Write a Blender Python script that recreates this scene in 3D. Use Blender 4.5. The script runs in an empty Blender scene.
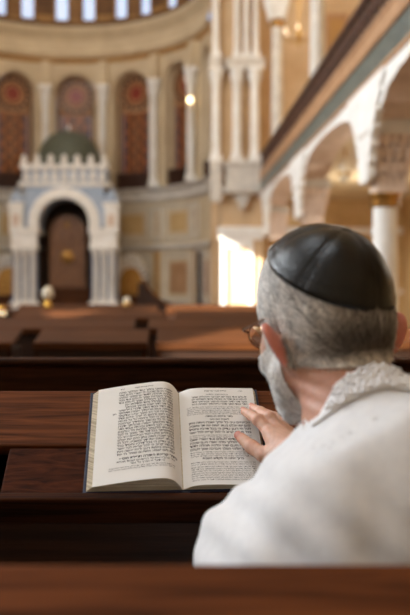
import bpy, bmesh, math, random
import numpy as np
from mathutils import Vector, Matrix
random.seed(7); rng = np.random.default_rng(7)
PI = math.pi
scene = bpy.context.scene
COL = scene.collection

# ------------------------------------------------------------------ camera maths
F, VX, VY, CZ = 854.0, 175.0, 283.0, 1.25       # focal length in px, vanishing point, eye height

def P(px, py, d):
    return Vector(((px - VX) / F * d, d, CZ - (py - VY) / F * d))

def ray(px, py):
    return Vector(((px - VX) / F, 1.0, -(py - VY) / F))

cam_d = bpy.data.cameras.new('camera')
cam = bpy.data.objects.new('camera', cam_d); COL.objects.link(cam)
cam.location = (0, 0, CZ); cam.rotation_euler = (PI / 2, 0, 0)
cam_d.sensor_width = 36; cam_d.sensor_fit = 'AUTO'; cam_d.lens = F * 36 / 615
cam_d.shift_x = (205 - VX) / 615; cam_d.shift_y = (VY - 307.5) / 615
cam_d.clip_start = .05
cam_d.dof.use_dof = True; cam_d.dof.focus_distance = 1.56; cam_d.dof.aperture_fstop = 3.2
cam_d.dof.aperture_blades = 0
scene.camera = cam

# ------------------------------------------------------------------ materials
def lin(c):
    return tuple(((x / 255) / 12.92 if x / 255 <= .04045 else ((x / 255 + .055) / 1.055) ** 2.4) for x in c) + (1,)

def mat(name, c, rough=.6, c2=None, scale=8, bump=0, bscale=60, metal=0, spec=.5, stretch=(1, 1, 1), sss=0, emit=None, estr=0,
        trans=0, detail=4, coat=0, sheen=0, dist=0, attr=None, lo=.35, hi=.65):
    m = bpy.data.materials.new(name); m.use_nodes = True
    nt = m.node_tree; b = nt.nodes['Principled BSDF']; L = nt.links.new
    b.inputs['Base Color'].default_value = lin(c); b.inputs['Roughness'].default_value = rough
    b.inputs['Metallic'].default_value = metal; b.inputs['Specular IOR Level'].default_value = spec
    if coat: b.inputs['Coat Weight'].default_value = coat; b.inputs['Coat Roughness'].default_value = .15
    if sheen: b.inputs['Sheen Weight'].default_value = sheen
    if trans: b.inputs['Transmission Weight'].default_value = trans
    if sss:
        b.inputs['Subsurface Weight'].default_value = sss
        b.inputs['Subsurface Radius'].default_value = (.012, .004, .002)
        b.inputs['Subsurface Scale'].default_value = .5
    if emit: b.inputs['Emission Color'].default_value = lin(emit); b.inputs['Emission Strength'].default_value = estr
    tc = nt.nodes.new('ShaderNodeTexCoord'); mp = nt.nodes.new('ShaderNodeMapping'); mp.inputs['Scale'].default_value = stretch
    L(tc.outputs['Object'], mp.inputs['Vector'])
    if c2 is not None:
        n = nt.nodes.new('ShaderNodeTexNoise'); n.inputs['Scale'].default_value = scale; n.inputs['Detail'].default_value = detail
        n.inputs['Distortion'].default_value = dist
        L(mp.outputs['Vector'], n.inputs['Vector'])
        r = nt.nodes.new('ShaderNodeMapRange'); r.inputs['From Min'].default_value = lo; r.inputs['From Max'].default_value = hi
        L(n.outputs['Fac'], r.inputs['Value'])
        mx = nt.nodes.new('ShaderNodeMix'); mx.data_type = 'RGBA'
        mx.inputs[6].default_value = lin(c); mx.inputs[7].default_value = lin(c2)
        L(r.outputs['Result'], mx.inputs[0]); L(mx.outputs[2], b.inputs['Base Color'])
    if attr:
        a = nt.nodes.new('ShaderNodeVertexColor'); a.layer_name = attr
        L(a.outputs['Color'], b.inputs['Base Color'])
    if bump:
        n2 = nt.nodes.new('ShaderNodeTexNoise'); n2.inputs['Scale'].default_value = bscale; n2.inputs['Detail'].default_value = 3
        L(mp.outputs['Vector'], n2.inputs['Vector'])
        bp = nt.nodes.new('ShaderNodeBump'); bp.inputs['Strength'].default_value = bump; bp.inputs['Distance'].default_value = .01
        L(n2.outputs['Fac'], bp.inputs['Height']); L(bp.outputs['Normal'], b.inputs['Normal'])
    return m

GR = (1.2, 22, 22)
M = dict(
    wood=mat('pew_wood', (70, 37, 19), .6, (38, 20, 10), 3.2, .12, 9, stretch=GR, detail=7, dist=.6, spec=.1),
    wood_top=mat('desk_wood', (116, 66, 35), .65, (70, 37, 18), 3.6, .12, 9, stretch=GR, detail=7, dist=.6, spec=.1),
    wood_flap=mat('flap_wood', (82, 42, 23), .7, (46, 23, 13), 5, .1, 12, stretch=(2.2, 9, 9), detail=7, dist=2.2, spec=.08),
    wood_dark=mat('dark_wood', (52, 30, 18), .5, (32, 18, 11), 3, .1, 9, stretch=GR, detail=6, spec=.3),
    wood_far=mat('hall_wood', (90, 52, 26), .62, (56, 31, 16), 3, .1, 9, stretch=GR, detail=5, spec=.12),
    wood_door=mat('carved_door_wood', (140, 92, 50), .5, (98, 60, 32), 5, .3, 20, stretch=(8, 8, 1.5)),
    plaster=mat('cream_plaster', (218, 200, 168), .8, (204, 184, 152), 1.6, .1, 30),
    plaster_warm=mat('ochre_plaster', (212, 178, 126), .8, (196, 160, 108), 1.8, .1, 30),
    peach=mat('peach_plaster', (214, 184, 146), .8, (200, 168, 130), 1.5, .1, 30),
    ochre=mat('ochre_paint', (186, 142, 84), .7, (168, 124, 70), 2.2),
    drumpaint=mat('drum_paint', (150, 110, 66), .7, (130, 92, 54), 2.2),
    brownpaint=mat('brown_paint', (120, 84, 48), .7, (96, 64, 36), 2.5),
    stone=mat('white_stone', (246, 243, 238), .6, (234, 229, 221), 4, .15, 40),
    stonegrey=mat('pale_grey_stone', (216, 208, 196), .6, (196, 188, 178), 5, .15, 40),
    pinkstone=mat('pinkish_stone', (228, 206, 188), .65, (212, 188, 168), 6, .25, 40),
    bluewhite=mat('pale_blue_paint', (176, 188, 204), .6, (150, 166, 188), 6, .1, 40),
    blue=mat('blue_inlay', (84, 112, 150), .5, (70, 94, 130), 6),
    marble=mat('grey_green_marble', (112, 116, 107), .4, (78, 86, 81), 9, 0, detail=8, dist=1.5),
    moulding=mat('tan_moulding', (184, 142, 104), .55, (166, 124, 88), 4),
    lattice=mat('dark_lattice_wood', (84, 52, 38), .5, (60, 36, 26), 8),
    dome=mat('green_grey_dome', (96, 100, 84), .5, (74, 78, 66), 14, .3, 40),
    gold=mat('gilt', (186, 140, 74), .4, (140, 98, 46), 10, metal=.8),
    brass=mat('brass', (190, 146, 70), .3, metal=1),
    floor=mat('floor_tiles', (120, 92, 66), .4, (96, 72, 52), 3),
    ceil=mat('ceiling_paint', (224, 206, 172), .8, (208, 188, 150), 1),
    darkgap=mat('dark_recess', (62, 42, 27), .8, (46, 31, 20), 5),
    lampwhite=mat('lamp_glass', (255, 250, 240), .3, emit=(255, 226, 176), estr=.9),
    bulb=mat('lit_bulb', (255, 240, 210), .3, emit=(255, 224, 170), estr=7),
    shade=mat('white_shade', (214, 200, 176), .5, emit=(255, 236, 200), estr=.02),
    daylight=mat('daylit_glass', (190, 204, 226), .3, emit=(186, 206, 240), estr=.95),
    page=mat('book_paper', (243, 242, 240), .75, (235, 233, 229), 5, .03, 200),
    edge=mat('page_edges', (232, 220, 196), .8, (188, 172, 146), 3, .6, 6, stretch=(1, 1, 260)),
    ink=mat('black_ink', (34, 30, 30), .8),
    cover=mat('navy_cover', (26, 34, 66), .5, (20, 26, 52), 40, .2, 300),
    leather=mat('black_leather', (6, 6, 7), .33, (10, 10, 11), 30, .15, 260, spec=.4),
    shawl=mat('white_wool', (229, 229, 231), .85, (221, 221, 224), 60, .12, 700, sheen=.25),
    silver=mat('silver_thread', (242, 241, 242), .7, (234, 233, 236), 55, .2, 130, sheen=.25),
    shirt=mat('white_shirt', (230, 230, 232), .8, bump=.1, bscale=300),
    trousers=mat('dark_trousers', (36, 36, 42), .9, bump=.1, bscale=400),
    shoe=mat('black_shoe', (18, 17, 17), .4),
    skin=mat('skin', (206, 150, 128), .5, attr='tint', sss=.25, bump=.12, bscale=220, spec=.4),
    hair=mat('hair', (150, 146, 142), .55, attr='tint', spec=.3),
    nail=mat('fingernail', (196, 130, 116), .3, sss=.1),
    frame=mat('spectacle_frame', (120, 78, 52), .22, metal=.7),
    lens=mat('spectacle_lens', (255, 255, 255), .02, trans=1),
    glassred=mat('red_stained_glass', (104, 36, 26), .35, (64, 24, 18), 18, emit=(150, 44, 26), estr=.26),
    glassamber=mat('amber_stained_glass', (112, 64, 34), .35, (56, 30, 18), 7, emit=(150, 84, 40), estr=.3),
    glassblue=mat('blue_stained_glass', (58, 62, 84), .35, (34, 36, 52), 16, emit=(84, 96, 136), estr=.14),
    glassdark=mat('dark_stained_glass', (52, 28, 20), .4, (36, 20, 16), 12, emit=(90, 40, 24), estr=.1),
)

# ------------------------------------------------------------------ mesh helpers
class MB:
    """collects shapes and links them as one mesh object"""
    def __init__(s): s.v = []; s.f = []; s.m = []
    def add(s, verts, faces, mi=0):
        o = len(s.v); s.v += [tuple(v) for v in verts]
        s.f += [tuple(i + o for i in f) for f in faces]; s.m += [mi] * len(faces)
        return s
    def box(s, x0, x1, y0, y1, z0, z1, fr=None, mi=0, bv=0.0):
        if x0 > x1: x0, x1 = x1, x0
        if y0 > y1: y0, y1 = y1, y0
        if z0 > z1: z0, z1 = z1, z0
        bm = bmesh.new(); bmesh.ops.create_cube(bm, size=1)
        for v in bm.verts:
            v.co = Vector((x0 if v.co.x < 0 else x1, y0 if v.co.y < 0 else y1, z0 if v.co.z < 0 else z1))
        if bv > 0:
            b = min(bv, .45 * min(x1 - x0, y1 - y0, z1 - z0))
            bmesh.ops.bevel(bm, geom=list(bm.edges), offset=b, segments=2, affect='EDGES', profile=.5)
        bm.verts.index_update()
        vs = [fr @ v.co if fr else v.co.copy() for v in bm.verts]
        s.add(vs, [[v.index for v in f.verts] for f in bm.faces], mi); bm.free(); return s
    def lathe(s, prof, c=(0, 0, 0), n=20, fr=None, mi=0, a0=0, a1=2 * PI, axis='z', caps=True):
        full = abs(a1 - a0 - 2 * PI) < 1e-6
        k = n if full else n + 1
        vs = []
        for r, z in prof:
            for i in range(k):
                a = a0 + (a1 - a0) * i / n
                p = Vector((r * math.cos(a), r * math.sin(a), z))
                if axis == 'y': p = Vector((p.x, p.z, p.y))
                p += Vector(c)
                vs.append(fr @ p if fr else p)
        fs = []
        for j in range(len(prof) - 1):
            for i in range(n if full else n):
                a, b = j * k + i, j * k + (i + 1) % k
                fs.append((a, b, b + k, a + k))
        if caps and full:
            fs.append(tuple(range(k))[::-1]); fs.append(tuple(range((len(prof) - 1) * k, len(prof) * k)))
        return s.add(vs, fs, mi)
    def tube(s, pts, r, n=8, mi=0, closed=False, fr=None):
        pts = [Vector(p) for p in pts]; N = len(pts); rr = r if isinstance(r, (list, tuple)) else [r] * N
        vs = []; up = Vector((0, 0, 1))
        for i, p in enumerate(pts):
            if closed: t = pts[(i + 1) % N] - pts[i - 1]
            else: t = pts[min(i + 1, N - 1)] - pts[max(i - 1, 0)]
            t.normalize(); a = t.cross(up)
            if a.length < 1e-3: a = t.cross(Vector((1, 0, 0)))
            a.normalize(); b = t.cross(a)
            for k in range(n):
                q = p + (a * math.cos(2 * PI * k / n) + b * math.sin(2 * PI * k / n)) * rr[i]
                vs.append(fr @ q if fr else q)
        fs = []
        for i in range(N if closed else N - 1):
            for k in range(n):
                j = (i + 1) % N
                fs.append((i * n + k, i * n + (k + 1) % n, j * n + (k + 1) % n, j * n + k))
        if not closed:
            fs.append(tuple(range(n))[::-1]); fs.append(tuple(range((N - 1) * n, N * n)))
        return s.add(vs, fs, mi)
    def prism(s, poly, d0, d1, fr=None, mi=0):
        """poly in (a, z); extruded along the frame's y from d0 to d1"""
        n = len(poly)
        vs = [Vector((a, d0, z)) for a, z in poly] + [Vector((a, d1, z)) for a, z in poly]
        if fr: vs = [fr @ v for v in vs]
        fs = [tuple(range(n)), tuple(range(n, 2 * n))[::-1]] + [(i, i + n, (i + 1) % n + n, (i + 1) % n) for i in range(n)]
        return s.add(vs, fs, mi)
    def arch(s, r0, r1, cz, d0, d1, a0=0, a1=PI, n=24, fr=None, mi=0, ca=0):
        """ring segment in the (a, z) plane, extruded in depth"""
        vs = []
        for i in range(n + 1):
            t = a0 + (a1 - a0) * i / n
            for r, d in ((r0, d0), (r1, d0), (r1, d1), (r0, d1)):
                v = Vector((ca + r * math.cos(t), d, cz + r * math.sin(t))); vs.append(fr @ v if fr else v)
        fs = []
        for i in range(n):
            for k in range(4):
                fs.append((i * 4 + k, i * 4 + (k + 1) % 4, i * 4 + 4 + (k + 1) % 4, i * 4 + 4 + k))
        if abs(a1 - a0) < 2 * PI - .01:
            fs += [(0, 1, 2, 3), (n * 4 + 3, n * 4 + 2, n * 4 + 1, n * 4)]
        return s.add(vs, fs, mi)
    def build(s, name, mats, parent=None, smooth=None, recalc=True):
        me = bpy.data.meshes.new(name); me.from_pydata(s.v, [], s.f)
        for m in (mats if isinstance(mats, (list, tuple)) else [mats]): me.materials.append(m)
        me.polygons.foreach_set('material_index', s.m)
        if recalc:
            bm = bmesh.new(); bm.from_mesh(me); bmesh.ops.recalc_face_normals(bm, faces=bm.faces); bm.to_mesh(me); bm.free()
        if smooth is not None: shade(me, smooth)
        return link(name, me, parent)

def shade(me, angle=.6):
    me.polygons.foreach_set('use_smooth', [True] * len(me.polygons))
    if angle < 3: me.set_sharp_from_angle(angle=angle)

def link(name, me, parent=None):
    o = bpy.data.objects.new(name, me); COL.objects.link(o)
    if parent is not None:                       # parts are modelled in world coordinates
        o.parent = parent
        if parent.type == 'EMPTY': o.matrix_parent_inverse = Matrix.Translation(-Vector(parent.location))
    return o

def tag(o, label, cat, group=None):
    o['label'] = label; o['category'] = cat
    if group: o['group'] = group
    return o

def thing(name, label, cat, loc=(0, 0, 0), group=None):
    o = bpy.data.objects.new(name, None); COL.objects.link(o); o.location = loc; o.empty_display_size = .05
    return tag(o, label, cat, group)

def struct(o):
    o['kind'] = 'structure'; return o

def dup(root, delta, label, group=None):
    r = root.copy(); COL.objects.link(r); r.location = Vector(root.location) + Vector(delta); r['label'] = label
    if group: r['group'] = group
    for ch in list(root.children):
        c = ch.copy(); COL.objects.link(c); c.parent = r; c.matrix_parent_inverse = ch.matrix_parent_inverse.copy()
        for g in ch.children:
            d = g.copy(); COL.objects.link(d); d.parent = c; d.matrix_parent_inverse = g.matrix_parent_inverse.copy()
    return r

# ------------------------------------------------------------------ implicit surfaces
def ell(X, c, r):
    q = [(X[i] - c[i]) for i in range(3)]
    k0 = np.sqrt(sum((q[i] / r[i]) ** 2 for i in range(3)))
    k1 = np.sqrt(sum((q[i] / r[i] ** 2) ** 2 for i in range(3))) + 1e-6
    return k0 * (k0 - 1) / k1

def cap(X, a, b, r1, r2=None):
    r2 = r1 if r2 is None else r2
    ba = [b[i] - a[i] for i in range(3)]; L2 = sum(k * k for k in ba)
    t = np.clip(sum((X[i] - a[i]) * ba[i] for i in range(3)) / L2, 0, 1)
    return np.sqrt(sum((X[i] - a[i] - t * ba[i]) ** 2 for i in range(3))) - (r1 + (r2 - r1) * t)

def smin(a, b, k):
    h = np.clip(.5 + .5 * (b - a) / k, 0, 1)
    return b + (a - b) * h - k * h * (1 - h)

def smax(a, b, k): return -smin(-a, -b, k)

def snets(fn, lo, hi, h):
    lo = np.array(lo, np.float32)
    ax = [np.arange(lo[i], hi[i] + h, h, dtype=np.float32) for i in range(3)]
    X = np.meshgrid(*ax, indexing='ij')
    V = fn(X).astype(np.float32); n = V.shape
    S = V < 0
    acc = np.zeros((n[0] - 1, n[1] - 1, n[2] - 1, 3), np.float32); cnt = np.zeros(acc.shape[:3], np.float32)
    for a in range(3):
        o1, o2 = [i for i in range(3) if i != a]
        for b in (0, 1):
            for c in (0, 1):
                s0 = [None] * 3; s0[a] = slice(0, n[a] - 1); s0[o1] = slice(b, n[o1] - 1 + b); s0[o2] = slice(c, n[o2] - 1 + c)
                s1 = list(s0); s1[a] = slice(1, n[a])
                v0, v1 = V[tuple(s0)], V[tuple(s1)]
                cr = (v0 < 0) != (v1 < 0)
                t = np.where(cr, v0 / (v0 - v1 + 1e-12), 0)
                acc[..., a] += t; acc[..., o1] += cr * b; acc[..., o2] += cr * c; cnt += cr
    mk = cnt > 0
    idx = -np.ones(mk.shape, np.int64); idx[mk] = np.arange(mk.sum())
    ijk = np.argwhere(mk)
    verts = lo + h * (ijk + acc[mk] / cnt[mk][:, None])
    faces = []
    for a in range(3):
        o1, o2 = (a + 1) % 3, (a + 2) % 3
        s0 = [None] * 3; s0[a] = slice(0, n[a] - 1); s0[o1] = slice(1, n[o1] - 1); s0[o2] = slice(1, n[o2] - 1)
        s1 = list(s0); s1[a] = slice(1, n[a])
        A, B = S[tuple(s0)], S[tuple(s1)]
        e = np.argwhere(A != B)
        if len(e) == 0: continue
        inside = A[tuple(e.T)]
        base = e.copy(); base[:, o1] += 1; base[:, o2] += 1
        def ix(d1, d2):
            q = base.copy(); q[:, o1] -= d1; q[:, o2] -= d2
            return idx[tuple(q.T)]
        q = np.stack([ix(1, 1), ix(0, 1), ix(0, 0), ix(1, 0)], 1)
        q[~inside] = q[~inside][:, ::-1]
        faces.append(q)
    return verts, np.concatenate(faces)

def np_mesh(name, verts, faces, mats, parent=None, smooth=3.2):
    me = bpy.data.meshes.new(name)
    me.from_pydata([tuple(v) for v in np.asarray(verts).tolist()], [], [tuple(f) for f in np.asarray(faces).tolist()] if not isinstance(faces, list) else faces)
    for m in (mats if isinstance(mats, (list, tuple)) else [mats]): me.materials.append(m)
    shade(me, smooth); me.update()
    return link(name, me, parent)

def tint(o, cols, name='tint'):
    a = o.data.color_attributes.new(name, 'FLOAT_COLOR', 'POINT')
    a.data.foreach_set('color', np.concatenate([cols, np.ones((len(cols), 1))], 1).astype(np.float32).ravel())

def L3(c): return np.array(lin(c)[:3])

# ------------------------------------------------------------------ pews
ALPHA = math.atan2(.151, .22); SLEN = math.hypot(.151, .22)
def slope_frame(y0, zt, x=0, rot=0):
    """local (x, s, w): s runs up the book slope from its lip, w is its normal"""
    return Matrix.Translation((x, y0 - .22, zt - .151)) @ Matrix.Rotation(ALPHA, 4, 'X') @ Matrix.Rotation(rot, 4, 'Z')

def pew(y0, zt, xl, xr, label, flap0, rest=True):
    t = thing('pew', label, 'pew', ((xl + xr) / 2, y0 + .1, 0), 'wooden pews with sloping book rests')
    fr = slope_frame(y0, zt)
    if not rest:
        MB().box(xl, xr, y0 - .02, y0 + .035, zt - .022, zt, bv=.008).build('cap_rail', M['wood'], t)
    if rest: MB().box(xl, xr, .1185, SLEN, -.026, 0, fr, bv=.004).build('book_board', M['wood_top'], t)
    x = flap0
    while x - .67 > xl + .05: x -= .67
    while rest and x < xr - .1:
        a, b = max(x, xl + .04), min(x + .65, xr - .04)
        MB().box(a, b, .004, .114, -.02, -.001, fr, bv=.003).build('desk_flap', M['wood_flap'], t)
        x += .67
    if rest: MB().box(xl, xr, -.016, .001, -.05, .011, fr, bv=.004).build('book_ledge', M['wood'], t)
    b = MB(); b.box(xl + .03, xr - .03, y0 - .2, y0 - .185, zt - .36, zt - .185)
    b.box(xl + .03, xr - .03, y0 - .19, y0 + .0, zt - .36, zt - .345)
    b.build('book_shelf', M['wood_dark'], t)
    b = MB(); b.box(xl, xr, y0 - .004, y0 + .026, .16, zt - .012, bv=.005)
    n = int((xr - xl) / .8)
    for i in range(n):
        a = xl + .06 + i * (xr - xl - .12) / n
        b.box(a + .03, a + (xr - xl - .12) / n - .03, y0 + .026, y0 + .034, .52, zt - .09, bv=.003)
    b.build('back_panel', M['wood'], t)
    MB().box(xl, xr, y0 + .03, y0 + .43, .43, .462, bv=.008).build('seat', M['wood'], t)
    for xx in (xl, xr):
        pl = [(y0 - .24, zt - .37), (y0 - .25, zt - .14), (y0 - .01, zt + .025), (y0 + .04, zt + .02), (y0 + .06, .7), (y0 + .4, .66),
              (y0 + .45, .6), (y0 + .44, 0), (y0 - .02, 0), (y0 - .02, zt - .37)]
        b = MB(); w = .022
        vs = [(xx - w, p, q) for p, q in pl] + [(xx + w, p, q) for p, q in pl]; k = len(pl)
        b.add(vs, [tuple(range(k)), tuple(range(k, 2 * k))[::-1]] + [(i, i + k, (i + 1) % k + k, (i + 1) % k) for i in range(k)])
        b.build('end_panel', M['wood'], t)
    for i in range(1, 3):
        xx = xl + (xr - xl) * i / 3
        MB().box(xx - .02, xx + .02, y0 + .05, y0 + .38, 0, .43).build('leg', M['wood_dark'], t)
    return t

PEW_L, PEW_R = -2.7, 1.62
pew(.72, 1.014, PEW_L, PEW_R, 'dark wooden pew in the foreground behind the man, nearest the viewer', -.6)
Y1, Z1 = 1.65, 1.043
pew(Y1, Z1, PEW_L, PEW_R, 'wooden pew whose sloping book rest holds the open book', -.295)
pew(2.5, 1.03, PEW_L, PEW_R, 'wooden pew one row beyond the open book, empty', -.5, False)

# ------------------------------------------------------------------ the open book
BX = (182.5 - VX) / F * 1.54
BF = slope_frame(Y1, Z1, BX, math.radians(1.6))
PH = .243; B0 = .0125                                  # page height and its foot above the ledge
def bp(u, s, w): return BF @ Vector((u, s + B0, w))
def wl(u):   # height of the left leaf, u from 0 at the gutter to -.162
    q = -u
    return .003 + .033 * (1 - math.exp(-(q / .012) ** 1.2)) - .025 * (q / .162) ** 1.5
def wr(u):
    return .003 + .0125 * (1 - math.exp(-(u / .016) ** 1.3)) - .005 * (u / .145) ** 1.5
WLW, WRW = .152, .142
def leaf_grid(side, off=0.0, inset=0.0, s0=0., s1=PH, n=40, ns=10):
    us = [-(WLW - inset) * (i / n) ** 1.35 for i in range(n + 1)] if side < 0 else [(WRW - inset) * (i / n) ** 1.35 for i in range(n + 1)]
    f = wl if side < 0 else wr
    return us, [[bp(u, s0 + (s1 - s0) * j / ns, f(u) + off + .0008 * abs(u) / .16) for u in us] for j in range(ns + 1)]

book = thing('open_book', 'open hardback prayer book with Hebrew text and navy cover lying on the pew', 'book', bp(0, 0, 0))
# cover boards and spine
b = MB()
for a, c in ((-WLW - .016, -.012), (.012, WRW + .009)):
    b.box(a, c, -.005 + B0, PH + .005 + B0, .0004, .0034, BF, bv=.001)
b.box(-.0125, .0125, -.005 + B0, PH + .005 + B0, .0004, .0022, BF)
b.build('cover', M['cover'], book)
BCOV = .0034
for side in (-1, 1):
    f = wl if side < 0 else wr; W = WLW if side < 0 else WRW
    n = 40; us = [side * W * (i / n) ** 1.35 for i in range(n + 1)]
    b = MB(); vs = []; fs = []
    rows = 12
    # stack of pages under the top leaf, edges splayed like thumbed paper
    for k in range(rows):
        for s in (0, PH):
            for i, u in enumerate(us):
                sp = side * ((.0105 if side < 0 else .004) * (1 - k / (rows - 1)) + .0012 * (k % 2) if i == n else 0)
                vs.append(bp(u + sp, s + (.0015 if s == 0 else -.0015) * (k % 2) , BCOV + max(.0001, (f(u) - BCOV - .0006)) * k / (rows - 1)))
    m = n + 1
    for k in range(rows - 1):
        for e in (0, 1):
            for i in range(n):
                a = (k * 2 + e) * m + i; c = ((k + 1) * 2 + e) * m + i
                fs.append((a, a + 1, c + 1, c))
        a = (k * 2) * m + n; c = (k * 2 + 1) * m + n; d = ((k + 1) * 2) * m + n; e_ = ((k + 1) * 2 + 1) * m + n
        fs.append((a, c, e_, d))
        fs.append(((k * 2) * m, (k * 2 + 1) * m, ((k + 1) * 2 + 1) * m, ((k + 1) * 2) * m))
    for i in range(n):
        k = (rows - 1) * 2
        fs.append((k * m + i, k * m + i + 1, (k + 1) * m + i + 1, (k + 1) * m + i))
        fs.append((i, i + 1, m + i + 1, m + i))
    b.add(vs, fs).build('page_block', M['edge'], book)
    us, g = leaf_grid(side)
    b = MB(); k = len(us)
    b.add([p for r in g for p in r], [(j * k + i, j * k + i + 1, (j + 1) * k + i + 1, (j + 1) * k + i) for j in range(len(g) - 1) for i in range(k - 1)])
    pg = b.build('page', M['page'], book, smooth=3.2)
    if side < 0: page_left = pg
    else: page_right = pg

PS = ("אשרי יושבי ביתך עוד יהללוך סלה אשרי העם שככה לו אשרי העם שה׳ אלהיו תהלה לדוד ארוממך אלוהי המלך ואברכה שמך לעולם ועד "
      "בכל יום אברכך ואהללה שמך לעולם ועד גדול ה׳ ומהלל מאד ולגדלתו אין חקר דור לדור ישבח מעשיך וגבורתיך יגידו הדר כבוד הודך ודברי "
      "נפלאתיך אשיחה ועזוז נוראתיך יאמרו וגדולתך אספרנה זכר רב טובך יביעו וצדקתך ירננו חנון ורחום ה׳ ארך אפים וגדל חסד טוב ה׳ לכל "
      "ורחמיו על כל מעשיו יודוך ה׳ כל מעשיך וחסידיך יברכוכה כבוד מלכותך יאמרו וגבורתך ידברו להודיע לבני האדם גבורתיו וכבוד הדר "
      "מלכותו מלכותך מלכות כל עולמים וממשלתך בכל דור ודר סומך ה׳ לכל הנופלים וזוקף לכל הכפופים עיני כל אליך ישברו ואתה נותן להם "
      "את אכלם בעתו פותח את ידך ומשביע לכל חי רצון צדיק ה׳ בכל דרכיו וחסיד בכל מעשיו קרוב ה׳ לכל קראיו לכל אשר יקראהו באמת רצון "
      "יראיו יעשה ואת שועתם ישמע ויושיעם שומר ה׳ את כל אהביו ואת כל הרשעים ישמיד תהלת ה׳ ידבר פי ויברך כל בשר שם קדשו לעולם ועד").split()
fc = bpy.data.curves.new('lettering', 'FONT'); fc.resolution_u = 1
fo = bpy.data.objects.new('lettering', fc); COL.objects.link(fo)
glyphs = {}
def glyph(ch, off):
    k = (ch, off)
    if k not in glyphs:
        fc.offset = off
        fc.body = ch + '|'; bpy.context.view_layer.update(); dg = bpy.context.evaluated_depsgraph_get()
        me = bpy.data.meshes.new_from_object(fo.evaluated_get(dg)); w2 = max((v.co.x for v in me.vertices), default=0); bpy.data.meshes.remove(me)
        fc.body = '|'; bpy.context.view_layer.update(); dg = bpy.context.evaluated_depsgraph_get()
        me = bpy.data.meshes.new_from_object(fo.evaluated_get(dg)); w1 = max(v.co.x for v in me.vertices); bpy.data.meshes.remove(me)
        fc.body = ch; bpy.context.view_layer.update(); dg = bpy.context.evaluated_depsgraph_get()
        me = bpy.data.meshes.new_from_object(fo.evaluated_get(dg))
        glyphs[k] = ([(v.co.x, v.co.y) for v in me.vertices], [tuple(p.vertices) for p in me.polygons], w2 - w1); bpy.data.meshes.remove(me)
    return glyphs[k]

class Page:
    def __init__(s, side): s.side = side; s.mb = MB(); s.f = wl if side < 0 else wr
    def line(s, words, u0, u1, v, size, bold=0.0, justify=True):
        """words read right to left between u0 < u1, baseline v"""
        txt = ' '.join(words)[::-1]; adv = [glyph(c, bold)[2] if c != ' ' else .3 for c in txt]
        tot = sum(adv) * size; sx = 1.0; x = u0
        if justify: sx = (u1 - u0) / tot
        else: x = (u0 + u1) / 2 - tot / 2
        for c, a in zip(txt, adv):
            if c != ' ':
                vs, fs, _ = glyph(c, bold)
                out = []
                for gx, gy in vs:
                    u = x + gx * size * sx; out.append(bp(u, v + gy * size, s.f(u) + .0004 + .0008 * abs(u) / .16))
                s.mb.add(out, fs)
            x += a * size * sx
wi = [0]
def take(width, size):
    out = []; tot = 0
    while tot < width * .97:
        w = PS[wi[0] % len(PS)]; wi[0] += 1
        tot += sum(glyph(c, 0)[2] for c in w) * size + .3 * size; out.append(w)
    return out
# left page: one dense column, a heading and small notes
p = Page(-1); u0, u1 = -.112, -.012
p.line('תפלת שחרית לשבת'.split(), -.1, -.03, .231, .0042, .012, False)
p.line(['קכד'], -.111, -.1, .231, .0045, .0, False)
v = .2205
for i in range(24):
    wa = u0 + (.012 if i in (5, 6) else 0) ; wb = u1
    p.line(take(wb - wa, .0072), wa, wb, v, .0072, .014); v -= .0069
    if i == 8: p.line(['חזן'], u0 - .012, u0 - .002, v + .007, .0055, .02, False)
v -= .0035
p.line('סדר קריאת התורה ותפלת מוסף'.split(), -.095, -.02, v, .0075, .028, False); v -= .0068
p.line(take(.1, .006), u0, u1, v, .006, .008); v -= .006
p.line(take(.06, .006), -.088, -.03, v, .006, .008, False); v -= .0065
for i in range(2):
    p.line(take(.118, .0042), -.126, -.012, v, .0042, 0); v -= .0045
p.mb.build('printed_text', M['ink'], page_left, recalc=False)
# right page: paragraphs of three sizes
p = Page(1); u0, u1 = .016, .128
p.line('תפלת מוסף של שבת'.split(), .04, .1, .2325, .0048, .012, False)
p.line(['קכה'], .112, .122, .2325, .0045, 0, False)
v = .2225
def para(n, size, step, bold, a=u0, c=u1):
    global v
    for i in range(n): p.line(take(c - a, size), a, c, v, size, bold); v -= step
def head(words, size, bold):
    global v
    p.line(words.split(), .03, .115, v, size, bold, False); v -= size * 1.25
head('ברכות השחר והודאה', .0048, .004); v -= .001
para(4, .0062, .0066, .014, .024); v -= .001
para(5, .0042, .0046, 0, .014); v -= .0025
head('סדר תפלת העמידה', .0062, .02); head('לשבת ויום טוב', .006, .016); v -= .001
para(4, .0074, .0082, .022); v += .001
para(2, .0042, .0046, 0); v -= .0015
para(4, .0074, .0079, .022); v += .001
para(3, .0042, .0047, 0); v -= .0015
head('ברוך אתה ה׳ מקדש השבת', .0066, .02)
para(2, .0042, .0047, 0); v -= .0012
para(7, .0043, .0049, .002)
p.mb.build('printed_text', M['ink'], page_right, recalc=False)
bpy.data.objects.remove(fo)

# ------------------------------------------------------------------ the man
H0 = np.array([.196, 1.15, 1.194]); YAW, PITCH, ROLL = math.radians(20), math.radians(-11), math.radians(-3.5)
HR = np.array((Matrix.Rotation(YAW, 3, 'Z') @ Matrix.Rotation(PITCH, 3, 'X') @ Matrix.Rotation(ROLL, 3, 'Y')))
def to_local(X): d = [X[i] - H0[i] for i in range(3)]; return [sum(HR[j, i] * d[j] for j in range(3)) for i in range(3)]
def hw(p): return H0 + HR @ np.array(p)
man = thing('person', 'seated man in black skullcap and white prayer shawl with one hand on the open book', 'person', (.22, .98, 0))

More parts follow.
